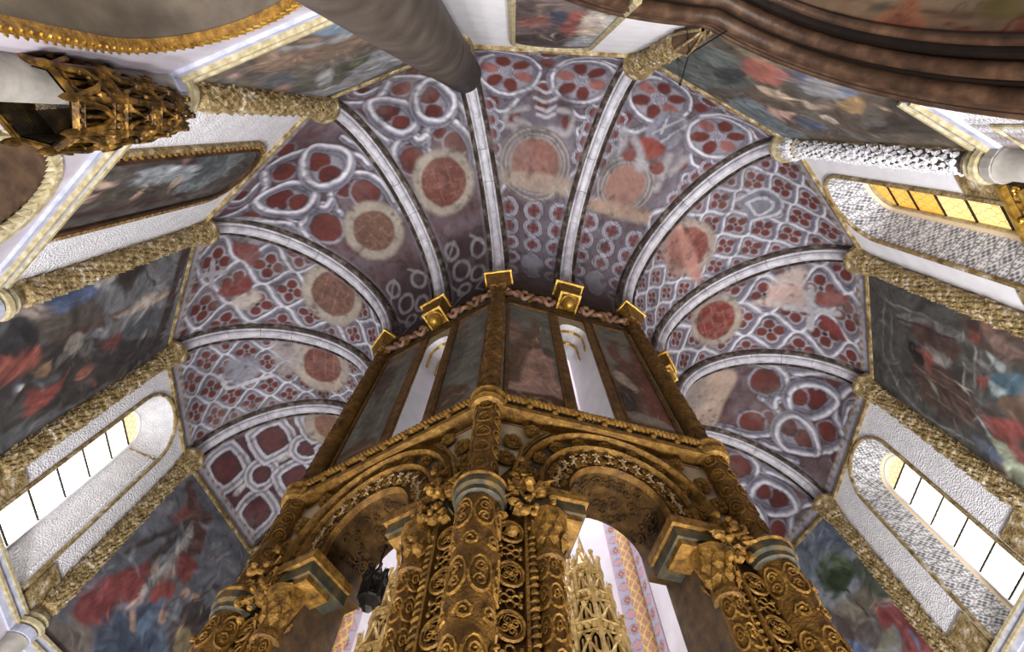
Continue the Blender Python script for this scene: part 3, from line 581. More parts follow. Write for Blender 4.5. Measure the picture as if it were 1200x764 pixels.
MB().lathe([(.34, 0), (.34, 8.55)], 40).build('lower_drum', 'stone_column', t, smooth=True); MB().lathe([(.34, 8.56), (.335, 12.25), (.0, 12.26)], 40).build('upper_drum', 'stone_column', t, smooth=True)
MB().lathe([(.343, 8.548), (.343, 8.562)], 40).build('joint', 'iron', t)
MB().box(-.0, .5, -.3, .3, 10.6, 11.6).build('springer', 'gold_old', t)

# ------------------------------------------------------------------ paintings on the outer wall
def splotch(cv, seed, amt, sc, cols, al=.5):
    for i, c in enumerate(cols):
        n = vnoise(cv.X0*1.6+cv.Y0*.5, cv.Y0-.4*cv.X0, seed+i*5, sc, 4); cv.mix(np.clip((n-(1-amt))*7, 0, 1), c, al)
def strokes(cv, nu, nv, seed, n=620):      # short loaded brush marks picked from the colours already laid down
    rr = np.random.default_rng(seed); dx = cv.X0[1, 0]-cv.X0[0, 0]; src = cv.c.copy()
    for i in range(n):
        a, b = rr.integers(0, nu), rr.integers(0, nv); big = i < n*.45; L, W = (rr.uniform(6, 16), rr.uniform(1.6, 4)) if big and nu > 80 else (rr.uniform(3, 8), rr.uniform(.7, 1.6))
        th = 2.2*vnoise(np.array([a/30.]), np.array([b/30.]), seed, 1., 2)[0]*PI+rr.uniform(-.4, .4); c = src[a, b]*rr.choice([.45, .62, .8, 1.25, 1.6, 2.0], p=[.14, .2, .2, .2, .16, .10])
        if rr.random() < .06: c = src[rr.integers(0, nu), rr.integers(0, nv)]*1.2
        m = int(L)+2; i0, i1, j0, j1 = max(0, a-m), min(nu, a+m), max(0, b-m), min(nv, b+m); I, J = np.meshgrid(np.arange(i0, i1)-a, np.arange(j0, j1)-b, indexing='ij')
        u = I*math.cos(th)+J*math.sin(th); v = -I*math.sin(th)+J*math.cos(th)+.03*u*u*rr.uniform(-1, 1); q = np.clip(1.3-np.sqrt((u/L)**2+(v/W)**2), 0, 1)*rr.uniform(.35, .8); q = np.clip(q, 0, .8)[..., None]
        cv.c[i0:i1, j0:j1] = np.clip(cv.c[i0:i1, j0:j1]*(1-q)+c*q, 0, .9)
def picture(k, name, label, shapes, base, x0, x1, z0, z1, nu=150, nv=190, y=.03, frame=True, outline=None, pre=(), frames=None, arch=None, mat_frame='gold_old', fw=.035, ysurf=None, group='wall paintings'):
    f = (frames or WALL)[k]; sg = -1 if frames else 1; t = empty(name, f); tag(t, label, 'painting', group)
    X, Z = np.meshgrid(np.linspace(x0, x1, nu), np.linspace(z0, z1, nv), indexing='ij')
    if k in (5, 6) and not frames:         # cut to the nave arch below
        zb_ = np.maximum(z0, np.array([nave_z(nave_x(k, q), .06) for q in X[:, 0]]))[:, None]; Z = zb_+(Z-z0)/(z1-z0)*(z1-zb_)
    cv = Cv(X, Z, base, .05, 60+k, 5)
    splotch(cv, 500+k, .42, 1.6, pre, .55)
    for sh in shapes:
        kind, pts, col = sh[:3]; q = f.px(pts, sg*y) if kind != 'uv' else pts
        if kind == 'p': cv.poly(q, col, .035, sh[3] if len(sh) > 3 else .92)
        elif kind == 'l': cv.line(q, sh[3], col, .012, .9)
        elif kind == 'e':
            (a, b), (c, d) = q[:2]; r = math.hypot(c-a, d-b); cv.ell(a, b, r, r, col, .025, .95)
        elif kind == 'f':                  # folds of cloth inside a shape: thin lighter and darker strokes
            for i in range(len(q)-1): cv.line([q[i], q[i+1]], .02, col, .015, .6)
    strokes(cv, nu, nv, 1000+k*7+int(x0*10), int(nu*nv/46) if nu > 80 else 170); g_ = cv.c@np.array([.3, .55, .15]); cv.c = (cv.c*.66+g_[..., None]*.34)*.9
    # brushwork
    n = vnoise(X*2.2+Z*.7, Z*3-X*1.5, 800+k, 1.6, 4)-.5; cv.c = np.clip(cv.c*(.92+.7*n)[..., None], 0, 1); cv.mottle(.3, 9, 900+k, 3)
    V = np.stack([X, np.full(X.shape, sg*y), Z], -1)
    if arch:                               # round the top: squeeze the rows under the arched head
        hw = (x1-x0)/2; zc = arch; m = Z > zc; V[..., 0] = np.where(m, (x0+x1)/2+(X-(x0+x1)/2)*np.sqrt(np.clip(1-((Z-zc)/(z1-zc+1e-6))**2, 0, 1)), X)
    painted('canvas', V, nu, nv, cv.c, t)
    if frame:
        if arch:
            cx = (x0+x1)/2; hw = (x1-x0)/2; o_ = [(x0, z0)]+[(x0, z0+(arch-z0)*i/8) for i in range(1, 8)]+[(cx-hw*math.cos(PI*i/24), arch+(z1-arch)*math.sin(PI*i/24)) for i in range(25)]+[(x1, arch-(arch-z0)*i/8) for i in range(1, 8)]+[(x1, z0)]
            return t, o_
        cut = k == 6 and not frames
        for nme, a in (('frame_strip', (x0, x1, z1-fw, z1)), ('frame_strip', (.4 if cut else x0, x1, z0, z0+fw)), ('frame_strip', (x0-fw*.5, x0+fw*.5, 7.0 if cut else z0, z1)), ('frame_strip', (x1-fw*.5, x1+fw*.5, z0, z1))):
            ya, yb = sorted((sg*.0, sg*(y+.03))); MB().box(a[0], a[1], ya, yb, a[2], a[3]).build(nme, mat_frame, t)
    return t, None
C = crop(60, 560, 3.746); SK = (178, 136, 110)
def pic(k, *a, **kw): h = WALL[k].hw-.16; return picture(k, 'wall_painting', *a, -h, h, ZB+.02, ZS-.04, **kw)
pic(0, 'painting of a great red cloak and a ladder against a slate blue sky', [
    ('p', C((0, 640), (90, 590), (180, 660), (120, 900), (-60, 900), (-60, 700)), (118, 104, 96)), ('p', C((190, 900), (210, 650), (300, 590), (400, 560), (480, 520), (500, 600), (460, 700), (480, 900)), (56, 72, 98)),
    ('p', C((560, 900), (520, 700), (560, 600), (620, 540), (690, 570), (690, 640), (620, 740)), (70, 56, 58)), ('p', C((330, 310), (470, 240), (600, 175), (605, 195), (480, 265), (350, 330)), (62, 50, 46)), ('p', C((420, 360), (540, 250), (620, 185), (630, 205), (550, 280), (440, 380)), (64, 52, 48)),
    ('p', C((540, 330), (610, 200), (640, 220), (570, 370), (480, 460), (440, 400)), (150, 150, 148)), ('l', C((470, 400), (620, 210)), (84, 80, 78), .03), ('p', C((590, 20), (625, 25), (650, 130), (700, 140), (690, 200), (620, 190), (600, 110)), (92, 58, 48)),
    ('p', C((530, 195), (590, 115), (612, 150), (570, 195)), (134, 58, 44)), ('p', C((630, 180), (680, 230), (670, 290), (640, 340), (540, 340), (610, 290)), (92, 54, 46)), ('p', C((560, 340), (620, 350), (645, 395), (590, 460), (550, 430)), (146, 50, 42)),
    ('p', C((90, 590), (200, 460), (330, 400), (440, 368), (425, 440), (380, 540), (300, 560), (180, 655)), (138, 44, 42)), ('f', C((150, 610), (300, 470), (420, 390)), (98, 30, 32)), ('f', C((200, 640), (330, 500), (420, 420)), (168, 66, 58)), ('f', C((120, 590), (260, 470), (380, 400)), (170, 70, 62)),
    ('p', C((430, 500), (500, 450), (550, 470), (520, 540), (470, 600), (455, 560)), (158, 56, 46)), ('p', C((380, 640), (480, 525), (505, 560), (400, 690)), (92, 120, 152)), ('p', C((400, 900), (450, 720), (500, 660), (500, 900)), (88, 112, 146)),
    ('p', C((350, 660), (350, 560), (370, 550), (375, 660)), SK), ('p', C((380, 540), (400, 480), (420, 480), (400, 540)), (178, 172, 166)), ('e', C((525, 415), (545, 415)), SK), ('e', C((480, 450), (500, 450)), (150, 108, 86)), ('e', C((590, 505), (608, 505)), SK), ('e', C((630, 525), (645, 525)), SK), ('e', C((490, 615), (510, 615)), SK), ('e', C((450, 410), (466, 410)), SK),
    ('p', C((540, 764), (560, 670), (600, 660), (610, 764)), (160, 138, 84)), ('p', C((620, 600), (690, 560), (700, 600), (640, 650)), (56, 56, 58)), ('l', C((620, 545), (725, 470)), (70, 50, 46), .04), ('p', C((705, 455), (745, 470), (720, 495)), (72, 60, 66))],
    (100, 104, 116), pre=[(84, 86, 98), (112, 114, 124)])
C = crop(0, 260, 2.9375)
pic(2, 'dark painting of the crucifixion with a mourner in blue and a crowd in red', [
    ('p', C((310, 340), (350, 250), (460, 190), (560, 120), (660, 60), (650, 230), (590, 380), (420, 460), (300, 440)), (118, 120, 126)), ('p', C((430, 360), (560, 290), (580, 380), (430, 460), (410, 420)), (86, 90, 98)),
    ('p', C((-200, 420), (0, 390), (130, 330), (150, 420), (280, 400), (440, 400), (560, 420), (300, 600), (0, 730), (-200, 800)), (62, 56, 54)), ('p', C((120, 330), (320, 270), (350, 330), (200, 400), (130, 390)), (88, 78, 70)),
    ('p', C((190, 395), (380, 320), (575, 235), (582, 258), (390, 345), (200, 420)), (86, 62, 50)), ('p', C((540, 385), (635, 85), (655, 92), (562, 388)), (72, 52, 48)), ('l', C((605, 240), (620, 200)), (186, 182, 172), .07),
    ('p', C((385, 332), (440, 300), (500, 265), (570, 232), (578, 255), (510, 290), (440, 322)), (184, 166, 148)), ('p', C((490, 260), (510, 255), (515, 290), (500, 298)), (206, 200, 190)),
    ('p', C((130, 215), (260, 180), (390, 138), (395, 160), (300, 185), (180, 220)), (140, 60, 50)), ('p', C((110, 250), (210, 225), (300, 190), (400, 172), (390, 205), (330, 250), (250, 300), (180, 315), (120, 290)), (68, 92, 136)), ('f', C((150, 285), (230, 260), (310, 215), (380, 190)), (40, 56, 92)), ('f', C((190, 305), (260, 270), (340, 235)), (110, 134, 170)),
    ('p', C((330, 205), (400, 175), (395, 200), (340, 230)), (200, 190, 180)), ('p', C((65, 270), (110, 250), (180, 315), (120, 335), (70, 320)), (160, 142, 130)), ('f', C((80, 280), (150, 320)), (100, 70, 60)),
    ('p', C((390, 165), (430, 120), (520, 88), (548, 110), (480, 170), (450, 240), (420, 230)), (66, 50, 44)), ('l', C((490, 160), (555, 240)), (40, 36, 36), .04),
    ('p', C((-150, 500), (0, 460), (130, 420), (140, 490), (0, 560), (-120, 600)), (150, 66, 50)), ('p', C((80, 620), (150, 570), (215, 545), (200, 590), (120, 660), (70, 675)), (152, 60, 48)), ('e', C((255, 420), (285, 420)), (150, 138, 128)), ('e', C((150, 515), (175, 515)), (150, 110, 74)), ('e', C((300, 435), (320, 435)), (96, 94, 92)), ('p', C((260, 540), (290, 500), (320, 510), (280, 545)), (150, 82, 56)),
    ('p', C((350, 430), (410, 375), (420, 400), (370, 445)), (120, 58, 52)), ('p', C((0, 430), (40, 340), (110, 330), (135, 370), (110, 440), (30, 470)), (46, 46, 50)), ('e', C((215, 470), (232, 470)), (110, 106, 100)), ('e', C((60, 575), (72, 575)), (196, 190, 184)), ('p', C((110, 545), (190, 530), (200, 550), (130, 575)), (82, 86, 88)), ('p', C((20, 640), (70, 600), (80, 660), (20, 700)), (70, 74, 70))],
    (92, 93, 98), pre=[(78, 78, 84), (104, 104, 108)])
C = crop(200, 0, 4.286)
pic(4, 'faded brown painting with a pale blue cloak, above the gold-edged grey arch', [
    ('p', C((480, 500), (640, 480), (760, 490), (1170, 310), (1060, 240), (900, 380), (800, 440), (640, 470)), (146, 148, 154)), ('p', C((100, 380), (400, 230), (760, 90), (900, 0), (1300, 150), (1060, 250), (800, 330), (520, 440), (250, 420)), (112, 98, 84)), ('p', C((800, 370), (990, 260), (1000, 290), (900, 360), (830, 385)), (92, 92, 66)),
    ('p', C((480, 260), (640, 230), (860, 190), (1030, 200), (900, 260), (640, 330), (400, 360)), (138, 108, 82)), ('p', C((650, 150), (760, 85), (880, 60), (960, 130), (870, 190), (780, 180)), (122, 150, 174)), ('f', C((700, 150), (790, 120), (880, 90)), (84, 108, 130)), ('p', C((520, 240), (700, 220), (880, 175), (870, 200), (700, 240), (530, 255)), (150, 152, 156)),
    ('p', C((740, 370), (805, 345), (800, 430), (725, 432)), (156, 158, 158)), ('p', C((280, 380), (330, 365), (370, 385), (300, 398)), (180, 130, 110)), ('p', C((450, 400), (560, 370), (640, 380), (600, 430), (470, 435)), (92, 96, 104)), ('p', C((540, 430), (600, 425), (590, 460), (540, 460)), (156, 112, 98)), ('e', C((700, 275), (720, 275)), (166, 116, 100)), ('p', C((640, 200), (720, 185), (760, 200), (660, 215)), (176, 132, 112)), ('e', C((990, 205), (1010, 205)), (160, 130, 116))],
    (100, 92, 84), pre=[(78, 72, 64), (122, 112, 100), (92, 96, 92)])
C = crop(780, 20, 3.333)
pic(6, 'stormy painting with a red drapery and pale blue-grey robes under the brown arch', [
    ('p', C((-20, 190), (100, 100), (320, 190), (330, 270), (200, 280), (60, 250)), (92, 104, 102)), ('p', C((190, 210), (300, 190), (315, 240), (220, 265)), (52, 56, 58)), ('p', C((200, 60), (330, 80), (500, 160), (460, 210), (300, 140)), (134, 116, 84)), ('p', C((250, 340), (350, 330), (480, 430), (560, 460), (430, 470)), (104, 122, 130)),
    ('p', C((300, 190), (350, 160), (470, 220), (440, 265), (340, 245)), (172, 84, 64)), ('f', C((320, 200), (440, 250)), (120, 56, 46)), ('p', C((490, 165), (600, 185), (700, 255), (745, 300), (640, 320), (540, 290)), (152, 152, 158)), ('f', C((560, 200), (620, 250), (700, 290)), (104, 104, 112)), ('p', C((495, 205), (542, 220), (532, 272)), (72, 88, 136)), ('p', C((690, 270), (762, 300), (700, 314)), (106, 128, 166)),
    ('p', C((670, 335), (760, 308), (765, 380), (710, 370)), (164, 124, 62)), ('p', C((360, 270), (440, 290), (490, 320), (400, 310)), (206, 176, 138)), ('p', C((530, 320), (580, 340), (640, 350), (560, 360)), (190, 160, 140)), ('e', C((640, 400), (665, 400)), (196, 172, 156)), ('e', C((850, 355), (862, 355)), (196, 150, 120)), ('p', C((400, 360), (500, 375), (470, 395), (420, 385)), (196, 150, 130)), ('p', C((500, 390), (640, 430), (560, 440)), (78, 92, 126)),
    ('p', C((900, 290), (1180, 440), (800, 450), (860, 400)), (60, 52, 46))],
    (98, 84, 68), pre=[(70, 62, 54), (128, 108, 84), (90, 92, 92)])
C = crop(1010, 310, 2.937); L_ = (124, 122, 120)
pic(8, 'dark painting of a vaulted interior with figures in teal and red robes', [
    ('p', C((130, 160), (345, 235), (335, 265), (150, 205)), (112, 110, 108)), ('p', C((180, 195), (330, 275), (310, 340), (200, 285)), (84, 56, 48)), ('p', C((180, 300), (320, 370), (390, 500), (340, 560), (200, 450)), (84, 58, 50)), ('p', C((215, 280), (300, 320), (295, 350), (230, 330)), (120, 118, 114)),
    ('l', C((75, 320), (75, 140), (110, 135), (345, 235)), L_, .05), ('l', C((75, 320), (180, 490), (420, 640), (540, 740)), L_, .06), ('l', C((100, 160), (110, 320), (200, 460)), (108, 106, 104), .05), ('l', C((390, 280), (390, 420)), (150, 148, 144), .05), ('l', C((410, 300), (410, 500)), (104, 100, 98), .06), ('l', C((120, 180), (320, 260)), (60, 40, 38), .05), ('l', C((180, 350), (400, 500)), (128, 110, 100), .03), ('l', C((190, 380), (390, 520)), (56, 42, 40), .04), ('l', C((200, 330), (380, 440)), (120, 104, 96), .03), ('l', C((220, 440), (390, 560)), (110, 100, 96), .03), ('l', C((350, 340), (350, 430)), (150, 146, 142), .05), ('l', C((385, 500), (440, 590)), (170, 172, 178), .05),
    ('p', C((165, 260), (215, 318), (205, 345), (160, 300)), (32, 32, 36)), ('p', C((215, 290), (247, 310), (238, 362), (220, 350)), (146, 58, 40)), ('p', C((345, 170), (480, 210), (560, 240), (560, 340), (470, 330), (360, 250)), (94, 72, 62)), ('e', C((380, 205), (400, 205)), (62, 42, 40)), ('e', C((430, 215), (448, 215)), (150, 92, 72)), ('e', C((390, 250), (408, 250)), (150, 62, 44)), ('p', C((425, 240), (480, 250), (560, 320), (480, 310)), (140, 108, 96)), ('p', C((430, 300), (490, 350), (470, 365)), (166, 186, 186)),
    ('p', C((430, 385), (490, 372), (640, 400), (640, 450), (480, 460)), (64, 106, 128)), ('p', C((440, 400), (490, 430), (480, 460), (450, 440)), (166, 188, 194)), ('e', C((412, 400), (428, 400)), (160, 64, 44)), ('p', C((480, 460), (640, 450), (640, 540), (500, 530)), (112, 84, 62)), ('p', C((425, 530), (500, 535), (560, 555), (640, 620), (470, 595)), (160, 62, 52)), ('p', C((445, 600), (500, 620), (560, 690), (560, 760), (520, 735)), (160, 172, 140)), ('p', C((380, 590), (440, 620), (500, 680), (440, 670)), (92, 106, 136)), ('p', C((420, 680), (520, 740), (640, 900), (440, 764)), (112, 76, 62)), ('p', C((500, 620), (560, 640), (640, 760), (560, 700)), (150, 60, 54))],
    (78, 76, 72), pre=[(60, 58, 56), (92, 90, 86)])
C = crop(900, 590, 4.39)
pic(10, 'painting with a green tree, blue sky and a red robe beside the bright window', [
    ('p', C((260, 80), (390, 80), (450, 210), (360, 240), (250, 220)), (92, 106, 130)), ('p', C((100, 240), (250, 200), (260, 330), (200, 400)), (104, 118, 136)), ('p', C((270, 480), (420, 430), (480, 500), (360, 560)), (150, 158, 166)),
    ('p', C((330, 560), (420, 470), (560, 460), (640, 500), (600, 580), (480, 710), (370, 690)), (136, 126, 104)), ('p', C((430, 470), (520, 410), (600, 480), (560, 560), (480, 540)), (118, 108, 92)), ('p', C((440, 290), (520, 270), (600, 400), (660, 480), (560, 480), (470, 400)), (74, 84, 66)),
    ('p', C((250, 330), (300, 265), (370, 255), (430, 300), (450, 350), (400, 440), (340, 500), (290, 450), (265, 390)), (66, 86, 48)), ('p', C((300, 380), (380, 330), (430, 370), (360, 460)), (50, 68, 38)), ('p', C((290, 300), (350, 270), (370, 310), (310, 340)), (86, 104, 62)), ('l', C((400, 430), (470, 520), (560, 640)), (64, 52, 44), .06), ('l', C((430, 470), (500, 560)), (84, 68, 58), .03),
    ('p', C((250, 490), (340, 570), (480, 620), (500, 710), (380, 700), (300, 640)), (86, 68, 66)), ('p', C((500, 580), (600, 570), (600, 700), (520, 764), (480, 690)), (98, 88, 86)), ('p', C((560, 520), (640, 515), (750, 590), (870, 740), (900, 900), (720, 900), (690, 690), (640, 620), (590, 665)), (142, 44, 42)), ('f', C((620, 540), (720, 640), (800, 764)), (96, 28, 30)), ('f', C((600, 560), (690, 620), (760, 740)), (176, 72, 62)), ('p', C((330, 690), (430, 700), (500, 740), (500, 900), (330, 900)), (92, 118, 168)), ('p', C((600, 660), (650, 640), (690, 760), (690, 900), (600, 900), (560, 764)), (140, 134, 112)), ('p', C((290, 620), (350, 640), (330, 700), (300, 690)), (160, 158, 160))],
    (116, 130, 150), pre=[(100, 112, 132), (128, 140, 154)])
C = crop(40, 150, 4.286)
t, o_ = picture(3, 'arched_painting', 'round-topped dark painting in a beaded gilt frame on the white wall', [
    ('p', C((700, 330), (780, 200), (740, 120), (1000, 80), (1060, 140), (960, 230), (800, 320)), (108, 120, 126)), ('p', C((820, 130), (950, 110), (960, 180), (850, 260), (780, 290)), (74, 82, 84)), ('p', C((470, 110), (740, 95), (770, 190), (640, 230), (480, 220)), (66, 60, 56)), ('p', C((750, 100), (820, 95), (825, 170), (760, 190)), (78, 52, 42)), ('e', C((790, 140), (815, 140)), (140, 96, 68)),
    ('p', C((520, 215), (660, 192), (830, 185), (800, 222), (560, 242)), (158, 168, 178)), ('p', C((480, 262), (640, 242), (800, 226), (760, 264), (560, 290)), (150, 160, 170)), ('p', C((330, 300), (560, 300), (740, 265), (640, 345), (400, 400), (300, 380)), (78, 70, 60)), ('p', C((305, 262), (340, 265), (410, 285), (380, 302), (300, 295)), (204, 164, 138)), ('p', C((210, 375), (280, 332), (335, 338), (250, 378)), (190, 146, 118)), ('p', C((490, 350), (540, 310), (560, 305), (520, 345)), (190, 150, 124)), ('e', C((715, 272), (735, 272)), (206, 172, 148)), ('p', C((380, 130), (500, 120), (520, 180), (420, 190)), (110, 82, 70)), ('p', C((100, 440), (300, 410), (800, 310), (760, 340), (300, 440), (90, 470)), (72, 46, 44))],
    (88, 80, 74), -.62, .62, ZB+.05, 9.68, arch=9.0, pre=[(70, 64, 60), (104, 92, 84)])
outline_sweep(o_, [(-.035, 0), (-.035, .07), (.0, .09), (.04, .06), (.04, 0)]).build('inner_frame', 'arch_brown', t)
fh = outline_sweep([(a*1.1, b if b < 9 else 9+(b-9)*1.12) for a, b in o_], [(-.045, 0), (-.045, .03), (.045, .03), (.045, 0)]).build('frame_hollow', 'band_blue', t)
outline_sweep([(a*1.2, b if b < 9 else 9+(b-9)*1.26) for a, b in o_], [(-.04, 0), (-.035, .05), (0, .07), (.035, .05), (.04, 0)]).build('outer_frame', 'gold_old', t)
mb = MB(); q = np.array([(a*1.1, b if b < 9 else 9+(b-9)*1.12) for a, b in o_]); d = np.r_[0, np.cumsum(np.linalg.norm(np.diff(q, axis=0), axis=1))]
for s_ in np.arange(.05, d[-1], .13): mb.ball((np.interp(s_, d, q[:, 0]), .045, np.interp(s_, d, q[:, 1])), .036, 6, 4)
mb.build('beading', 'gold', fh)['kind'] = 'stuff'
C = crop(580, 0, 4.286)
t, o_ = picture(5, 'arched_painting', 'small painting of a figure in red and white in a yellow gilt frame', [
    ('p', C((340, 230), (420, 190), (540, 100), (660, 55), (560, 180), (500, 230)), (160, 166, 174)), ('p', C((340, 110), (400, 60), (450, 55), (455, 90), (410, 120), (420, 165), (360, 170)), (172, 74, 54)), ('p', C((440, 100), (500, 58), (565, 90), (540, 150), (470, 130)), (206, 192, 176)), ('p', C((410, 130), (480, 125), (530, 165), (440, 185)), (204, 176, 152)), ('p', C((270, 65), (370, 60), (345, 120), (290, 140)), (62, 70, 92)), ('p', C((110, 100), (260, 80), (270, 130), (130, 140)), (134, 84, 76)), ('p', C((120, 110), (240, 85), (255, 105), (150, 125)), (156, 76, 60)), ('p', C((100, 180), (330, 170), (330, 230), (100, 220)), (66, 52, 52)), ('p', C((190, 30), (240, 25), (230, 80), (190, 80)), (146, 120, 104)), ('p', C((100, 20), (190, 10), (190, 80), (120, 90)), (92, 74, 74)), ('p', C((340, 130), (380, 120), (400, 160), (350, 170)), (140, 60, 50))],
    (112, 92, 88), -.62, .58, ZB+.2, 9.6, nu=90, arch=9.2, pre=[(86, 70, 70), (126, 110, 106)])
outline_sweep([(a*1.06, b if b < 9.2 else 9.2+(b-9.2)*1.1) for a, b in o_], [(-.05, 0), (-.045, .05), (0, .08), (.045, .05), (.05, 0)]).build('gilt_frame', 'band_yellow', t)

# ------------------------------------------------------------------ the central drum
DN = {6: 'drum_west', 4: 'drum_northwest', 2: 'drum_north', 0: 'drum_northeast', 14: 'drum_east', 12: 'drum_southeast', 10: 'drum_south', 8: 'drum_southwest'}
JW = .68; AR, AZ = .50, 3.92                         # radius and centre height of the arch openings
SLIT = arched(.05, .25, 5.32, 8.5, 8); TH = .62
def arcpath(R, z0, n=28, cz=AZ): return [(-R, z0)]+[(-R*math.cos(PI*i/n), cz+R*math.sin(PI*i/n)) for i in range(n+1)]+[(R, z0)]
def roll(d, h): return [(-d, .0), (-d*.8, -h*.6), (0, -h), (d*.8, -h*.6), (d, 0)]
def scroll(mb, c, r, tr, y, turns=1.6, a0=0., sg=1, n=14):
    mb.tube([(c[0]+r*(1-.75*i/n)*math.cos(a0+sg*turns*2*PI*i/n), y, c[1]+r*(1-.75*i/n)*math.sin(a0+sg*turns*2*PI*i/n)) for i in range(n+1)], tr, 5)
ros = MB(); ros.ball((0, -.02, 0), .04, 7, 4)
for i in range(6):
    a = i*PI/3; ros.ball((.06*math.cos(a), -.015, .06*math.sin(a)), .042, 6, 4, (1, .8, 1)); ros.ball((.035*math.cos(a+.5), -.05, .035*math.sin(a+.5)), .02, 5, 3)
ros.ring((0, .0, 0), .085, .018, 'y', 12, 5); ROS = None
med = MB(); med.ring((0, -.02, 0), .115, .017, 'y', 18, 5); med.ring((0, -.02, 0), .09, .008, 'y', 14, 4)
for i in range(4):
    a = i*PI/2+.4; scroll(med, (.045*math.cos(a), .045*math.sin(a)), .036, .008, -.022, 1.3, a)
med.ball((0, -.02, 0), .02, 6, 4)
kno = MB()
for a, b in ((-.055, 0), (.055, 0), (0, .055), (0, -.055)): kno.ring((a, -.018, b), .042, .012, 'y', 10, 4)
for a, b in ((-.1, .06), (.1, .06), (-.1, -.06), (.1, -.06)): kno.ball((a, -.015, b), .028, 6, 3)
def T(x, y, z, s=1., r=0.): return Matrix.Translation((x, y, z)) @ Matrix.Rotation(r, 4, 'Y') @ Matrix.Scale(s, 4)
SH = {}
def shared(key, mbx, name, mt, parent, m_):
    if key not in SH: o = mbx.build(name, mt, parent); SH[key] = o; o.matrix_local = m_; return o
    return copy_to(SH[key], parent, m_)
def cluster(mb, c, w_, h_, d_, n, seed):   # a carved knot of leaves and small figures
    rr = random.Random(seed)
    for i in range(n):
        x = rr.gauss(0, .36)*w_; z = rr.gauss(0, .36)*h_; y = -abs(rr.gauss(0, .5))*d_; r = rr.uniform(.025, .055)
        mb.ball((c[0]+x, c[1]+y, c[2]+z), r, 6, 4, (rr.uniform(.6, 1.4), 1, rr.uniform(.6, 1.4)))
        if i % 2: mb.tube([(c[0]+x, c[1]+y, c[2]+z), (c[0]+x+rr.uniform(-.08, .08), c[1]+y-.03, c[2]+z+rr.uniform(-.08, .08)), (c[0]+x+rr.uniform(-.1, .1), c[1]+y-.01, c[2]+z+rr.uniform(-.1, .1))], [.024, .018, .008], 5)
drum = {}
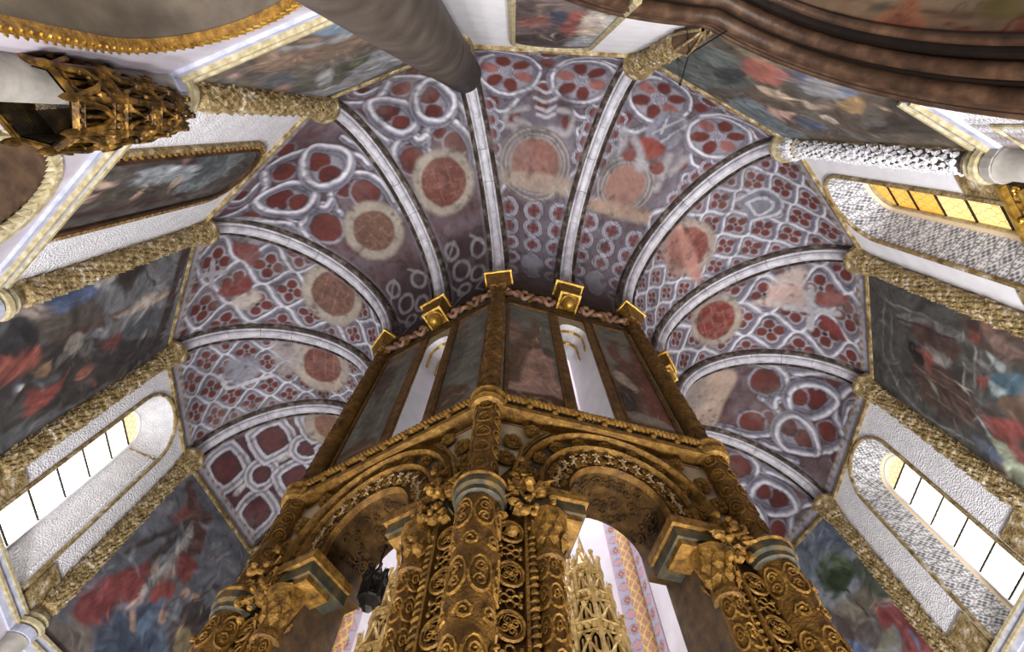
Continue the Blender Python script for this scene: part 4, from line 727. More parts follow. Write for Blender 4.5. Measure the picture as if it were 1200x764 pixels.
for k in range(0, 16, 2):
    f = DRUM[k]; w_ = empty('wall_'+DN[k], f); tag(w_, kind='structure'); drum[k] = w_; orn = k in (2, 4, 6, 8)
    mb = MB(); holed(mb, -DHW, DHW, 5.0, ZS+.2, SLIT, 0); mb.build('upper_face', 'drum_plaster', w_)
    hole = arched(0, AR, 3.7, AZ, 20); mb = MB(); holed(mb, -DHW, DHW, 3.7, 5.0, hole, 0)
    for s_ in (-1, 1): mb.add([(s_*JW, 0, -H0), (s_*DHW, 0, -H0), (s_*DHW, 0, 3.7), (s_*JW, 0, 3.7)], [(0, 1, 2, 3)])
    mb.build('lower_face', 'gold_drum', w_)
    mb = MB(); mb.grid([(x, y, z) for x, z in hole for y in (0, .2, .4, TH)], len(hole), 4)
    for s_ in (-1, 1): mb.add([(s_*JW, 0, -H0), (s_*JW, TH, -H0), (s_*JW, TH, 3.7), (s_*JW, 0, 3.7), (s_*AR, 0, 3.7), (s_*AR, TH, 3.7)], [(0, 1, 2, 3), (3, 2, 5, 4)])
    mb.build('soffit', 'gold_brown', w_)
    if orn:
        mb = MB(); rr = random.Random(k)
        for i in range(60):
            a = rr.uniform(.1, PI-.1); y = rr.uniform(.06, TH-.06); cx_, cz_ = (AR-.012)*math.cos(a), AZ+(AR-.012)*math.sin(a); r0 = rr.uniform(.035, .07); pts = []
            for q in range(11):
                u = q/10; e = r0*(1-.7*u); b = 7*u+i; a2 = a+e*math.cos(b)/AR; pts.append(((AR-.014)*math.cos(a2), y+e*math.sin(b), AZ+(AR-.014)*math.sin(a2)))
            mb.tube(pts, .011, 4)
        mb.build('soffit_scrolls', 'gold_brown', w_)['kind'] = 'stuff'
    # slit reveal, splayed towards the inside
    si = arched(.05, .14, 5.32, 8.5, 8); mb = MB(); V = []
    for (x, z), (x2, z2) in zip(SLIT, si):
        for e in (0, .5, 1): V.append((x*(1-e)+x2*e, TH*e, z*(1-e)+z2*e))
    mb.grid(V, len(SLIT), 3); mb.add([(-.2, 0, 5.32), (.3, 0, 5.32), (.19, TH, 5.32), (-.09, TH, 5.32)], [(0, 1, 2, 3)]); mb.build('slit_reveal', 'plaster', w_)
    for y_, r_ in ((TH*.55, .19), (TH*.2, .225)):
        outline_sweep(arched(.05, r_, 8.0, 8.5, 8), [(-.02, -.02), (-.02, .02), (.02, .02), (.02, -.02)], y_).build('slit_moulding', 'gold_bright', w_)
    if not orn: continue
    # gilded pilaster strips beside the slit
    for s_, a, b in ((-1, -.36, -.22), (1, .32, .46)): MB().box(a, b, -.05, .0, 5.25, 9.05).build('slit_frame', 'gold_drum', w_)
    # lower face: arch mouldings
    for nme, mt, p in (('carved_archivolt', 'gold_brown', [(0, -.01), (0, -.06), (.26, -.06), (.26, -.01)]),):
        outline_sweep(arcpath(AR+.02, 3.72), p).build(nme, mt, w_)
    outline_sweep(arcpath(AR+.015, 3.72), roll(.018, .075)).build('inner_roll', 'gold_drum', w_); outline_sweep(arcpath(.80, 3.72), roll(.035, .12)).build('middle_roll', 'gold', w_)
    outline_sweep(arcpath(.825, 3.72), [(0, -.005), (0, -.03), (.15, -.03), (.15, -.005)]).build('blue_hollow', 'drum_blue', w_); outline_sweep(arcpath(1.0, 3.72), roll(.035, .14)).build('outer_roll', 'gold', w_)
    mb = MB(); rr = random.Random(k+3)
    for i in range(150):
        a = rr.uniform(.02, PI-.02); r_ = rr.uniform(AR+.06, .75); x, z = r_*math.cos(a), AZ+r_*math.sin(a)
        scroll(mb, (x, z), rr.uniform(.02, .04), .009, -.066, 1.2, rr.uniform(0, 6), rr.choice((-1, 1)), 8)
    mb.build('archivolt_scrolls', 'gold', w_)['kind'] = 'stuff'
    mb = MB()
    for i in range(13):
        a = .12+(PI-.24)*i/12; x, z = .645*math.cos(a), AZ+.645*math.sin(a); rr = random.Random(i)
        mb.ball((x, -.09, z+.05), .018, 6, 4); mb.ball((x, -.085, z), .026, 6, 4, (.8, .7, 1.5))
        for s_ in (-1, 1): mb.tube([(x, -.085, z+.03), (x+s_*.04, -.09, z+rr.uniform(.02, .06))], .009, 4); mb.tube([(x, -.085, z-.03), (x+s_*.025, -.085, z-.075)], .01, 4)
    mb.build('archivolt_figures', 'figures', w_)
    for i in range(9):
        a = .15+(PI-.3)*i/8; shared('ros', ros, 'rosette', 'gold', w_, T(.90*math.cos(a), -.05, AZ+.90*math.sin(a), .86, -a))
    # spandrels: moulded pale panels, stems and rosettes
    for s_ in (-1, 1):
        MB().add([(s_*1.02, -.012, 4.25), (s_*1.27, -.012, 3.85), (s_*1.27, -.012, 4.93), (s_*.62, -.012, 4.93), (s_*.86, -.012, 4.62)], [(0, 1, 2, 3, 4)]).build('spandrel_panel', 'drum_plaster', w_)
        MB().tube([(s_*1.255, -.02, 3.9), (s_*1.255, -.02, 4.91), (s_*.66, -.02, 4.91)], .014, 5).build('panel_moulding', 'garland', w_)
        MB().tube([(s_*1.02, -.05, 3.75), (s_*1.06, -.07, 4.05), (s_*.98, -.07, 4.4), (s_*.83, -.07, 4.68), (s_*.66, -.06, 4.86)], [.03, .026, .024, .02, .012], 6).build('stem', 'gold', w_)
        for x, z, q in ((1.15, 4.22, 1.0), (1.08, 4.52, 1.05), (.86, 4.80, .95)): shared('ros', ros, 'rosette', 'gold', w_, T(s_*x, -.06, z, q, s_*.5))
    # imposts, jamb shafts, pilaster strips
    for s_ in (-1, 1):
        def bx(a, b, y0, y1, z0, z1): a, b = sorted((s_*a, s_*b)); return MB().box(a, b, y0, y1, z0, z1)
        bx(.40, 1.12, -.20, TH*.6, 3.64, 3.74).build('impost_ledge', 'gold', w_); bx(.43, 1.10, -.16, TH*.6, 3.52, 3.64).build('impost_band', 'drum_blue', w_); bx(.46, 1.08, -.13, .2, 3.46, 3.52).build('impost_moulding', 'gold', w_)
        ja = empty('jamb_column'); ja.parent = w_; ja.location = (s_*.765, -.04, 0)
        MB().lathe([(.095, -H0), (.095, 2.98), (.13, 3.0), (.13, 3.05), (.10, 3.08)], 14).build('shaft', 'gold_drum', ja); MB().lathe([(.11, 3.06), (.125, 3.2), (.17, 3.38), (.19, 3.47)], 10).build('capital', 'gold', ja)
        mb = MB(); leafy(mb, .125, 3.1, 3.46, 3, 8, .09, seed=k); mb.build('capital_leaves', 'gold', ja)['kind'] = 'stuff'
        mb = MB()
        for j in range(9):
            for a in (-PI/2, -PI/2-1.0, -PI/2+1.0):
                z = .9+j*.25; mb.tube([(.1*math.cos(a+.55*math.cos(q)*(1)), .1*math.sin(a+.55*math.cos(q)), z+.1*math.sin(q)) for q in np.linspace(0, 2*PI, 13)[:-1]], .012, 4, True)
                mb.tube([(.102*math.cos(a+.3*(1-u)*math.cos(9*u)), .102*math.sin(a+.3*(1-u)*math.cos(9*u)), z+.06*(1-u)*math.sin(9*u)) for u in np.linspace(0, 1, 9)], .01, 4)
        mb.build('shaft_medallions', 'gold', ja)['kind'] = 'stuff'
        tw = empty('twisted_colonnette'); tw.parent = w_; tw.location = (s_*.905, -.035, 0)
        MB().lathe([(.03, -H0), (.03, 3.3), (.06, 3.32), (.06, 3.44)], 10).build('core', 'gold_drum', tw)
        MB().tube([(.03*math.cos(a), .03*math.sin(a), .8+a*.0105) for a in np.arange(0, 236, .6)], .022, 5).build('twist', 'gold', tw)
        bx(.955, .98, -.09, 0, -H0, 3.46).build('strip_edge', 'gold_drum', w_); bx(1.205, 1.235, -.09, 0, -H0, 3.46).build('strip_edge', 'gold_drum', w_); bx(.98, 1.205, -.04, 0, -H0, 3.46).build('strip_ground', 'gold_brown', w_)
        for j in range(7):
            shared('med', med, 'medallion', 'gold', w_, T(s_*1.093, -.045, 3.24-j*.42, .92)); shared('kno', kno, 'knot', 'gold', w_, T(s_*1.093, -.045, 3.03-j*.42, .8))
        mb = MB(); cluster(mb, (s_*.99, -.16, 3.62), .26, .42, .12, 34, k+s_); mb.build('carved_bracket', 'gold', w_)
    # cornice with rope and beads
    MB().box(-DHW-.05, DHW+.05, -.16, 0, 5.02, 5.14).build('cornice_band', 'drum_blue', w_); MB().box(-DHW-.05, DHW+.05, -.2, 0, 4.96, 5.03).build('cornice_lower_edge', 'gold', w_)
    mb = MB(); n = 200
    for q in range(2): mb.tube([(-DHW-.06+(2*DHW+.12)*i/n, -.19+.03*math.cos(i*.8+q*PI), 5.18+.03*math.sin(i*.8+q*PI)) for i in range(n+1)], .028, 5)
    mb.build('cornice_rope', 'gold', w_)
    bd = MB(); bd.ball((0, -.0, 0), .042, 8, 5); bd.ring((0, .02, 0), .045, .012, 'y', 10, 4)
    for i in range(9): shared('bd', bd, 'bead', 'gold', w_, T(-DHW+.13+i*(2*DHW-.26)/8, -.185, 5.085))
    # head: garland of ribbons under a gilded moulding
    MB().box(-DHW, DHW, -.06, 0, 9.08, 9.18).build('frieze_edge', 'gold_brown', w_); MB().box(-DHW, DHW, -.16, 0, 9.62, 9.8).build('frieze_top', 'gold_brown', w_)
    for s_ in (-1, 1):
        for q in range(2):
            MB().tube([(s_*(.26+.98*i/28), -.13+.035*math.cos(i*.9+q*PI), 9.40+.11*math.sin(i*.45+q*PI)*1.0) for i in range(29)], .045, 7).build('garland_ribbon', 'garland', w_, smooth=True)
        mb = MB(); leafy(mb, .0, 9.24, 9.34, 2, 6, .09, (s_*.75, -.1), k, PI, 2*PI); leafy(mb, .0, 9.45, 9.6, 2, 6, .08, (s_*.75, -.1), k, PI, 2*PI); mb.build('garland_leaves', 'gold', w_)['kind'] = 'stuff'
# rib corbels over the middle of each face
CO = {4: 'gilded square corbel with a round pendant over the drum window beside the crouching drapery', 6: 'bright gilded square corbel with a round pendant over the drum window by the bishop', 8: 'gilded corbel half hidden behind the drum column with the rust brown saint'}
for k in CO:
    t = empty('rib_corbel', DRUM[k]); tag(t, CO[k], 'corbel', 'corbels under the vault ribs')
    MB().frust((0, -.2, 9.44), .19, .25, .40).build('block', 'gold', t); MB().frust((0, -.2, 9.84), .29, .29, .07).build('abacus', 'gold_bright', t)
    for xa, xb, ya, yb in ((-.21, .21, -.41, -.37), (-.21, .21, -.03, .0), (-.21, -.17, -.37, -.03), (.17, .21, -.37, -.03)): MB().box(xa, xb, ya, yb, 9.40, 9.45).build('lower_edge', 'gold_bright', t)
    MB().add([(-.17, -.402, 9.5), (.17, -.402, 9.5), (.2, -.452, 9.8), (-.2, -.452, 9.8)], [(0, 1, 2, 3)]).build('face_panel', 'gold_drum', t)
    pe = MB().ball((0, -.22, 9.3), .14, 14, 9, (1, 1, 1.1)).build('pendant', 'gold_bright', t, smooth=True); MB().lathe([(.08, 9.34), (.165, 9.38), (.165, 9.42)], 16, (0, -.22)).build('collar', 'gold_bright', pe)
    mb = MB(); leafy(mb, .27, 9.9, 10.0, 1, 14, .08, (0, -.2), k); mb.build('crest_leaves', 'gold', t)['kind'] = 'stuff'
# corner columns of the drum
def cyl_loop(mb, r, ac, zc, ra, rz, tr, n=14): mb.tube([(r*math.cos(ac+ra/r*math.cos(q)), r*math.sin(ac+ra/r*math.cos(q)), zc+rz*math.sin(q)) for q in np.linspace(0, 2*PI, n+1)[:-1]], tr, 4, True)
def cyl_scroll(mb, r, ac, zc, R, tr, sg=1, turns=1.4): mb.tube([(r*math.cos(ac+R*(1-.8*u)*math.cos(turns*6.28*u)*sg/r), r*math.sin(ac+R*(1-.8*u)*math.cos(turns*6.28*u)*sg/r), zc+R*(1-.8*u)*math.sin(turns*6.28*u)) for u in np.linspace(0, 1, 12)], tr, 4)
DC = {5: 'golden carved column at the front corner of the drum, centre of the picture', 3: 'golden carved column on the drum corner towards the red cloak painting', 7: 'golden carved column on the drum corner towards the painting with a tree'}
for k in (3, 5, 7):
    p = D(k, 3.60); u = p/np.linalg.norm(p); t = empty('drum_column', Matrix(((u[0], -u[1], 0, p[0]), (u[1], u[0], 0, p[1]), (0, 0, 1, H0), (0, 0, 0, 1)))); tag(t, DC[k], 'column', 'columns on the corners of the drum', 'structure')
    MB().lathe([(.125, 5.2), (.12, 9.5)], 16).build('upper_shaft', 'gold_drum', t); MB().lathe([(.14, 3.68), (.135, 5.0)], 16).build('middle_shaft', 'gold_drum', t)
    MB().lathe([(.18, -H0), (.18, 3.42)], 20).build('lower_shaft', 'gold_drum', t)
    MB().lathe([(.18, 3.40), (.215, 3.42), (.215, 3.47), (.24, 3.50), (.24, 3.6), (.2, 3.64), (.2, 3.69), (.14, 3.71)], 22).build('ring', 'drum_blue', t); MB().lathe([(.235, 3.57), (.255, 3.60), (.235, 3.64)], 22).build('ring_edge', 'gold', t)
    MB().lathe([(.14, 4.96), (.2, 4.98), (.22, 5.05), (.2, 5.12), (.23, 5.18), (.2, 5.25), (.125, 5.27)], 18).build('cornice_ring', 'gold', t)
    MB().frust((0, 0, 9.44), .15, .25, .42).build('capital', 'gold', t); MB().frust((.0, 0, 9.86), .28, .28, .08).build('abacus', 'gold_bright', t)
    mb = MB(); leafy(mb, .125, 9.3, 9.52, 2, 8, .08, seed=k); mb.build('capital_leaves', 'gold', t)['kind'] = 'stuff'
    mb = MB(); up = MB()
    for j in range(12):
        z = 3.2-j*.3
        for a in (-1.5, -.5, .5, 1.5):
            if j % 2 == 0: cyl_loop(mb, .186, a, z, .085, .15, .014); cyl_scroll(mb, .186, a, z+.05, .05, .012); cyl_scroll(mb, .186, a, z-.06, .05, .012, -1)
            else: cyl_scroll(mb, .186, a+.5, z, .07, .014, 1 if a > 0 else -1, 1.6)
    for j in range(5):
        z = 3.86+j*.26
        for a in (-1.3, 0, 1.3): cyl_loop(mb, .144, a, z, .075, .085, .011); cyl_scroll(mb, .144, a, z, .045, .01)
    for j in range(22):
        z = 5.4+j*.18
        for a in (-1.4+(j % 2)*.5, -.4+(j % 2)*.5, .6+(j % 2)*.5): cyl_scroll(up, .127, a, z, .055, .009, 1 if j % 2 else -1)
    mb.build('shaft_carving', 'gold', t)['kind'] = 'stuff'; up.build('upper_carving', 'gold_drum', t)['kind'] = 'stuff'

# ------------------------------------------------------------------ saints painted on the drum
def ornament(C, pts): return ('p', C(*pts), (148, 106, 48))
Q6 = crop(580, 340, 3.471); Q4 = crop(350, 330, 3.324); gg = (122, 120, 106)
def saint(k, label, shapes, x0, x1): picture(k, 'saint_painting', label, shapes, gg, x0, x1, 5.28, 9.06, 70, 190, .02, frames=DRUM, mat_frame='gold_drum', fw=.05, pre=[(100, 98, 88), (134, 130, 116)], group='saints painted on the drum')
saint(6, 'painting of a kneeling bishop in a brown and pink robe beside the drum window', [
    ('p', Q6((30, 110), (110, 150), (90, 200), (30, 180)), (150, 108, 88)), ('p', Q6((20, 395), (40, 300), (90, 200), (140, 165), (190, 215), (165, 330), (90, 385)), (118, 84, 56)), ('p', Q6((145, 250), (215, 250), (250, 350), (280, 445), (190, 420), (100, 385)), (188, 138, 118)), ('f', Q6((160, 270), (190, 340), (220, 430)), (136, 88, 72)), ('f', Q6((190, 260), (230, 340), (260, 430)), (214, 172, 150)),
    ('p', Q6((148, 170), (158, 112), (182, 180)), (124, 88, 62)), ('e', Q6((165, 205), (180, 205)), (170, 122, 92)), ('p', Q6((190, 240), (230, 235), (245, 265), (205, 275)), (92, 76, 64)), ('p', Q6((60, 395), (280, 450), (280, 500), (60, 450)), (92, 52, 30)), ('f', Q6((70, 420), (120, 430), (110, 450), (170, 440), (160, 470), (220, 460), (210, 490), (265, 480)), (190, 140, 60)), ('f', Q6((80, 405), (140, 450), (200, 440), (260, 500)), (190, 140, 60)), ('p', Q6((20, 390), (120, 370), (280, 440), (200, 425), (60, 400)), (186, 140, 122))], -1.17, -.36)
saint(6, 'painting of a rust brown robed saint reading beside the drum window', [
    ('p', Q6((540, 230), (600, 290), (680, 420), (760, 570), (640, 530), (590, 420)), (130, 68, 46)), ('p', Q6((450, 235), (488, 205), (522, 290), (500, 300)), (118, 76, 56)), ('e', Q6((530, 290), (550, 290)), (150, 104, 80)), ('p', Q6((490, 310), (560, 300), (590, 400), (600, 500), (520, 500)), (112, 72, 54)), ('e', Q6((520, 355), (545, 355)), (126, 88, 62)), ('p', Q6((480, 340), (510, 335), (580, 400), (560, 415)), (186, 168, 142)), ('p', Q6((500, 400), (560, 410), (580, 500), (520, 490)), (66, 58, 52)), ('p', Q6((545, 510), (760, 590), (770, 640), (560, 570)), (96, 56, 32)), ('f', Q6((560, 530), (620, 545), (610, 575), (670, 570), (660, 600), (730, 590), (750, 620)), (190, 140, 60)), ('p', Q6((520, 500), (620, 510), (740, 570), (600, 540)), (150, 140, 122))], .46, 1.17)
saint(4, 'grey-green painting of a crouching draped saint nearest the front drum column', [
    ('p', Q4((590, 180), (660, 170), (640, 300), (560, 400), (520, 440), (540, 300)), (98, 92, 80)), ('p', Q4((600, 130), (660, 140), (650, 200), (590, 220)), (116, 106, 92)), ('f', Q4((600, 200), (580, 300), (540, 420)), (140, 136, 122)), ('f', Q4((630, 190), (620, 300), (580, 400)), (74, 68, 58)), ('p', Q4((520, 430), (600, 400), (660, 420), (560, 520), (500, 540)), (100, 72, 44)), ('f', Q4((520, 500), (570, 470), (600, 440), (640, 430)), (180, 132, 62)), ('e', Q4((620, 175), (640, 175)), (150, 116, 92))], .46, 1.17)
saint(4, 'grey-green painting of a striding draped figure on the far side of the drum window', [
    ('p', Q4((330, 360), (400, 290), (420, 330), (380, 430), (320, 560), (230, 620), (270, 480)), (112, 108, 94)), ('f', Q4((380, 320), (320, 430), (250, 580)), (84, 78, 68)), ('f', Q4((400, 340), (350, 450), (290, 590)), (150, 146, 130)), ('p', Q4((300, 400), (360, 330), (380, 350), (310, 470)), (92, 74, 60)), ('p', Q4((150, 690), (240, 620), (300, 620), (260, 680), (130, 740)), (104, 74, 46)), ('f', Q4((150, 710), (220, 660), (280, 640)), (176, 128, 60)), ('e', Q4((390, 310), (405, 310)), (150, 116, 92))], -1.17, -.36)

# ------------------------------------------------------------------ inside of the drum
AI = AD-TH; IHW = AI*math.tan(PI/8)
inn = {}
for k in range(0, 16, 2):
    f = DRUM[k]; w_ = drum[k]; nu, nv = (70, 260) if k in (8, 10, 12, 0, 2, 14) else (10, 30)
    hi = arched(0, AR, 3.7, AZ, 20); mb = MB(); holed(mb, -IHW, IHW, 3.7, 5.0, hi, TH)
    for s_ in (-1, 1): mb.add([(s_*JW, TH, -H0), (s_*IHW, TH, -H0), (s_*IHW, TH, 3.7), (s_*JW, TH, 3.7)], [(0, 1, 2, 3)])
    mb.build('inner_lower_face', 'inner_white', w_)
    mb = MB(); holed(mb, -IHW, IHW, 5.0, 9.2, arched(.05, .14, 5.32, 8.5, 8), TH); mb.build('inner_upper_face', 'inner_white', w_)
    X, Z = np.meshgrid(np.linspace(-IHW, IHW, nu), np.linspace(9.2, 14.0, nv), indexing='ij'); cv = Cv(X, Z, (222, 220, 228), 0)
    painted('inner_head_face', np.stack([X, np.full(X.shape, TH), Z], -1), nu, nv, cv.c, w_)
    if nu > 20:                            # painted strips beside the corners: lavender with rose flowers
        for s_ in (-1, 1):
            X, Z = np.meshgrid(np.linspace(0, .30, 16), np.linspace(3.0, 13.8, 420), indexing='ij'); cv = Cv(X, Z, (176, 174, 192), 0); z_ = Z/.3-np.floor(Z/.3)-.5; i_ = np.floor(Z/.3) % 2
            r_ = np.hypot(X-.15, z_*.3); cv.mix(sstep(np.abs(r_-.105-.02*np.cos(z_*12))-.008, .008), (120, 108, 124)); cv.mix(sstep(r_-.075, .01), np.array((200, 150, 150)), .9); q = np.minimum.reduce([np.hypot(X-.15-a*.035, z_*.3-b*.035)-.034 for a, b in ((1, 0), (-1, 0), (0, 1), (0, -1))]); cv.mix(sstep(q, .008)*i_, (150, 98, 88)); cv.mix(sstep(r_-.018, .006)*i_, (216, 190, 150)); cv.mix(sstep(X-.022, .004), (206, 170, 176)); cv.mix(sstep(.278-X, .004), (206, 170, 176))
            V = np.stack([s_*(IHW-.12-X), np.full(X.shape, TH+.02), Z], -1); painted('painted_strip', V, 16, 420, cv.c, w_)
for k in range(1, 16, 2):                  # round shafts in the inner corners, painted with a yellow and rose net
    f = DRUM[(k+1) % 16]; p = np.array([*D(k, AI/math.cos(PI/8)-.1), 0])-f.o; px_, py_ = p@f.x, p@f.y
    n, m_ = 28, 500; A_, Z = np.meshgrid(np.linspace(0, 2*PI, n), np.linspace(2.5, 13.9, m_), indexing='ij'); cv = Cv(A_*.13, Z, (196, 138, 130), 0)
    u = A_/(2*PI)*5; v = Z/.24
    d = np.minimum(np.abs((u+v) % 1-.5), np.abs((u-v) % 1-.5)); cv.mix(sstep(d-.15, .03), (222, 196, 120)); cv.mix(sstep(np.abs(d-.17)-.02, .02), (110, 84, 70))
    painted('painted_shaft', np.stack([px_+.13*np.cos(A_), py_+.13*np.sin(A_), Z], -1), n, m_, cv.c, drum[(k+1) % 16])
mb = MB(); mb.add([(*D(k, AI/math.cos(PI/8)+.6), 14.0) for k in range(1, 16, 2)], [tuple(range(8))]); dc = mb.build('ceiling_drum', 'inner_white', frame=WORLD); tag(dc, kind='structure')
mb = MB(); mb.add([(*P(k)*1.05, 13.2) for k in range(16)]+[(*D(k, 3.3), 13.2) for k in range(16)], [(i, (i+1) % 16, 16+(i+1) % 16, 16+i) for i in range(16)]); rf = mb.build('ceiling_loft', 'rib_dark', frame=WORLD); tag(rf, kind='structure')

# ------------------------------------------------------------------ the nave arch, folded round the corner of two walls
def nave_pt(x, y, z):
    a, b = WALL[5], WALL[6]; f, s_ = (a, a.hw+x) if x < 0 else (b, -b.hw+x); u = np.clip((x+.5)/1., 0, 1); yv = a.y*(1-u)+b.y*u; yv = yv/np.linalg.norm(yv)
    return f.o+f.x*s_+yv*y+np.array([0, 0, z]), (a.x*(1-u)+b.x*u)/np.linalg.norm(a.x*(1-u)+b.x*u), yv
def nave_sweep(prof, n=72):
    pts, Ns, Bs = [], [], []
    for q in np.linspace(0.0, PI, n):
        x, z = -TA*math.cos(q), TC+TB*math.sin(q); p, tx, yv = nave_pt(x, 0, z); nx, nz = -math.cos(q)/TA, math.sin(q)/TB; l = math.hypot(nx, nz); pts.append(p); Ns.append(tx*nx/l+np.array([0, 0, nz/l])); Bs.append(yv)
    return MB().sweep(pts, Ns, Bs, prof)
def disc(cn, cb, r, n=9): return [(cn+r*math.cos(2*PI*i/n), cb+r*math.sin(2*PI*i/n)) for i in range(n)]
na = empty('nave_arch', WORLD); tag(na, 'great dark brown moulded arch with a painted underside, folded round the wall corner', 'arch', None, 'structure')
for nme, mt, p in (('outer_lip', 'arch_brown', disc(.03, .03, .05)), ('fillet', 'arch_black', disc(-.03, .03, .03, 6)), ('small_roll', 'arch_brown', disc(-.075, .03, .035)), ('fillet', 'arch_black', disc(-.12, .01, .03, 6)), ('great_roll', 'arch_brown', disc(-.2, -.01, .085)),
                   ('hollow', 'arch_black', [(-.24, -.06), (-.34, -.06), (-.34, -.14), (-.24, -.14)]), ('second_roll', 'arch_brown', disc(-.37, -.14, .075)), ('hollow', 'arch_black', [(-.40, -.2), (-.52, -.2), (-.52, -.3), (-.40, -.3)]), ('inner_lip', 'arch_brown', disc(-.53, -.3, .045))):
    nave_sweep(p).build(nme, mt, na, smooth=len(p) > 8)
nu, nv = 240, 60; V = np.zeros((nu, nv, 3)); TT = np.zeros((nu, nv)); YY = np.zeros((nu, nv))
for i, q in enumerate(np.linspace(0, PI, nu)):
    x, z = -(TA-.53)*math.cos(q), TC+(TB-.53)*math.sin(q)
    for j, y in enumerate(np.linspace(-.3, -2.0, nv)): V[i, j] = nave_pt(x, y, z)[0]
    TT[i] = q*2.6; YY[i] = np.linspace(0, 1.7, nv)
cv = Cv(TT, YY, (140, 112, 86), .02, 5, 3); Q = proj(V)
def npx(pts): return [(TT.ravel()[i], YY.ravel()[i]) for i in (np.argmin(((Q-np.array(p))**2).sum(-1).ravel()) for p in pts)]
for y in (.05, .16, .2): cv.line([(0, y), (9, y)], .012, (92, 52, 40), smooth=False)
cv.mix(sstep(.24-YY, .01), (152, 128, 104)); splotch(cv, 33, .45, 2, [(122, 100, 72), (166, 144, 122)], .5)
NK = crop(880, 0, 3.75)
cv.poly(npx(NK((540, 110), (560, 70), (640, 30), (670, -10), (740, -10), (740, 40), (770, 90), (740, 150), (660, 170), (580, 160))), (176, 116, 84), .03); cv.poly(npx(NK((560, 110), (650, 60), (740, 90), (720, 140), (620, 150))), (150, 88, 62), .04, .8)
for r in (.08, .05, .02): 
    (x, y), = npx(NK((680, 55))); cv.line([(x+r*math.cos(a), y+r*math.sin(a)) for a in np.linspace(0, 6.28, 14)], .012, (120, 70, 52))
cv.poly(npx(NK((520, 30), (600, 15), (600, 45), (560, 50))), (96, 88, 70), .02); cv.poly(npx(NK((1000, 20), (1100, -10), (1200, 0), (1180, 80), (1010, 70))), (128, 112, 66), .04); cv.line(npx(NK((850, 110), (1000, 140), (1090, 155), (1140, 100), (1200, 70))), .02, (130, 56, 42)); cv.line(npx(NK((880, 60), (900, 30), (940, 40), (920, 80), (960, 70), (1000, 10))), .015, (110, 84, 64)); cv.poly(npx(NK((1150, 130), (1200, 90), (1240, 150), (1180, 170))), (150, 70, 52), .03)
for i in range(10): cv.ell(.6+i*.8, .95, .2, .3, (170, 112, 86), .05, .7); cv.line([(.3+i*.8, .5), (.5+i*.8, .62), (.75+i*.8, .5), (1.0+i*.8, .62), (1.1+i*.8, .5)], .02, (128, 60, 46))
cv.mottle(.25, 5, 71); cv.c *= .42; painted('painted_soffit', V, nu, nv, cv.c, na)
for x0, x1, k in ((-3.0, -TA, 5), (TA, 3.3, 6)):
    f = WALL[k]; a, b = (x0+f.hw, x1+f.hw) if k == 5 else (x0-f.hw, x1-f.hw); MB().box(max(a, -f.hw), min(b, f.hw), -2, 0, -H0, 5.5).build('lower_face', 'pink_panel', walls[k])
# pink framed panels on the lower wall beside the nave arch
MB().tube([(.95, .02, 3.6), (.95, .02, 5.2), (1.38, .02, 5.2), (1.38, .02, 3.6)], .02, 5).build('panel_moulding', 'band_yellow', walls[6])
# black wire stays by the corbel
f = WALL[6]; t = empty('wire_stay', f); tag(t, 'thin black wire stay with a hook against the stormy painting', 'wire')
def wp(x, y, d): (a, b), = f.px([(x, y)], d); return (a, d, b)
MB().tube([wp(797, 99, .05), wp(807, 64, .22)], .012, 5).build('lower_wire', 'cable', t); MB().tube([wp(807, 64, .22), wp(852, 36, .1)], .010, 5).build('side_wire', 'cable', t); MB().tube([wp(804, 22, .1), wp(806, 50, .2), wp(808, 62, .22)], .007, 5).build('upper_wire', 'cable', t); MB().ball(wp(807, 64, .22), .026, 6, 4).build('ring_joint', 'cable', t); MB().ball(wp(797, 99, .05), .03, 6, 4).build('wall_hook', 'cable', t)

# ------------------------------------------------------------------ lower niches
def niche(k, cx, R, cz, depth, edge):
    f = WALL[k]; w_ = walls[k]; hole = arched(cx, R, -H0, cz, 24); mb = MB(); holed(mb, -f.hw, f.hw, -H0, 5.5, hole, 0); mb.build('lower_face', 'lower_wall', w_)
    mb = MB(); mb.grid([(x, y, z) for x, z in hole for y in (0, -depth*.5, -depth)], len(hole), 3); mb.build('niche_soffit', edge, w_, smooth=True); return f, w_, hole
f, w_, hole = niche(4, .05, .86, 4.2, .62, 'stone_column')
outline_sweep(hole, [(-.01, -.02), (-.01, .05), (.03, .07), (.07, .05), (.07, 0)]).build('gilded_archivolt', 'gold', w_)
mb = MB(); L2 = [(x, z) for x, z in hole]; d = np.r_[0, np.cumsum([math.hypot(b[0]-a[0], b[1]-a[1]) for a, b in zip(L2[:-1], L2[1:])])]; xs = [a for a, _ in L2]; zs_ = [b for _, b in L2]
for s_ in np.arange(4.0, d[-1]-4.0, .07):
    x, z = np.interp(s_, d, xs), np.interp(s_, d, zs_); x2, z2 = np.interp(s_+.12, d, xs), np.interp(s_+.12, d, zs_); n = np.array([x-.05, z-4.2]); n = n/np.linalg.norm(n) if z > 4.2 else np.array([np.sign(x), 0]); mb.tube([(x-n[0]*.01, .055, z-n[1]*.01), (x2+n[0]*.075, .06, z2+n[1]*.075)], .012, 4)
mb.build('archivolt_ropes', 'gold_bright', w_)['kind'] = 'stuff'
wi = empty('window_7', f); tag(wi, kind='structure'); MB().add([(x*.98, -.64, z) for x, z in hole], [tuple(range(len(hole)))]).build('pane', 'glass_pale', wi); MB().tube([(.05, -.62, -H0), (.05, -.62, 5.05)], .03, 4).build('glazing_bar', 'iron', wi)  # invented window: glowing pane and bar stand in for the bright niche back
f, w_, hole = niche(3, .12, 1.0, 4.3, .55, 'niche_dark')
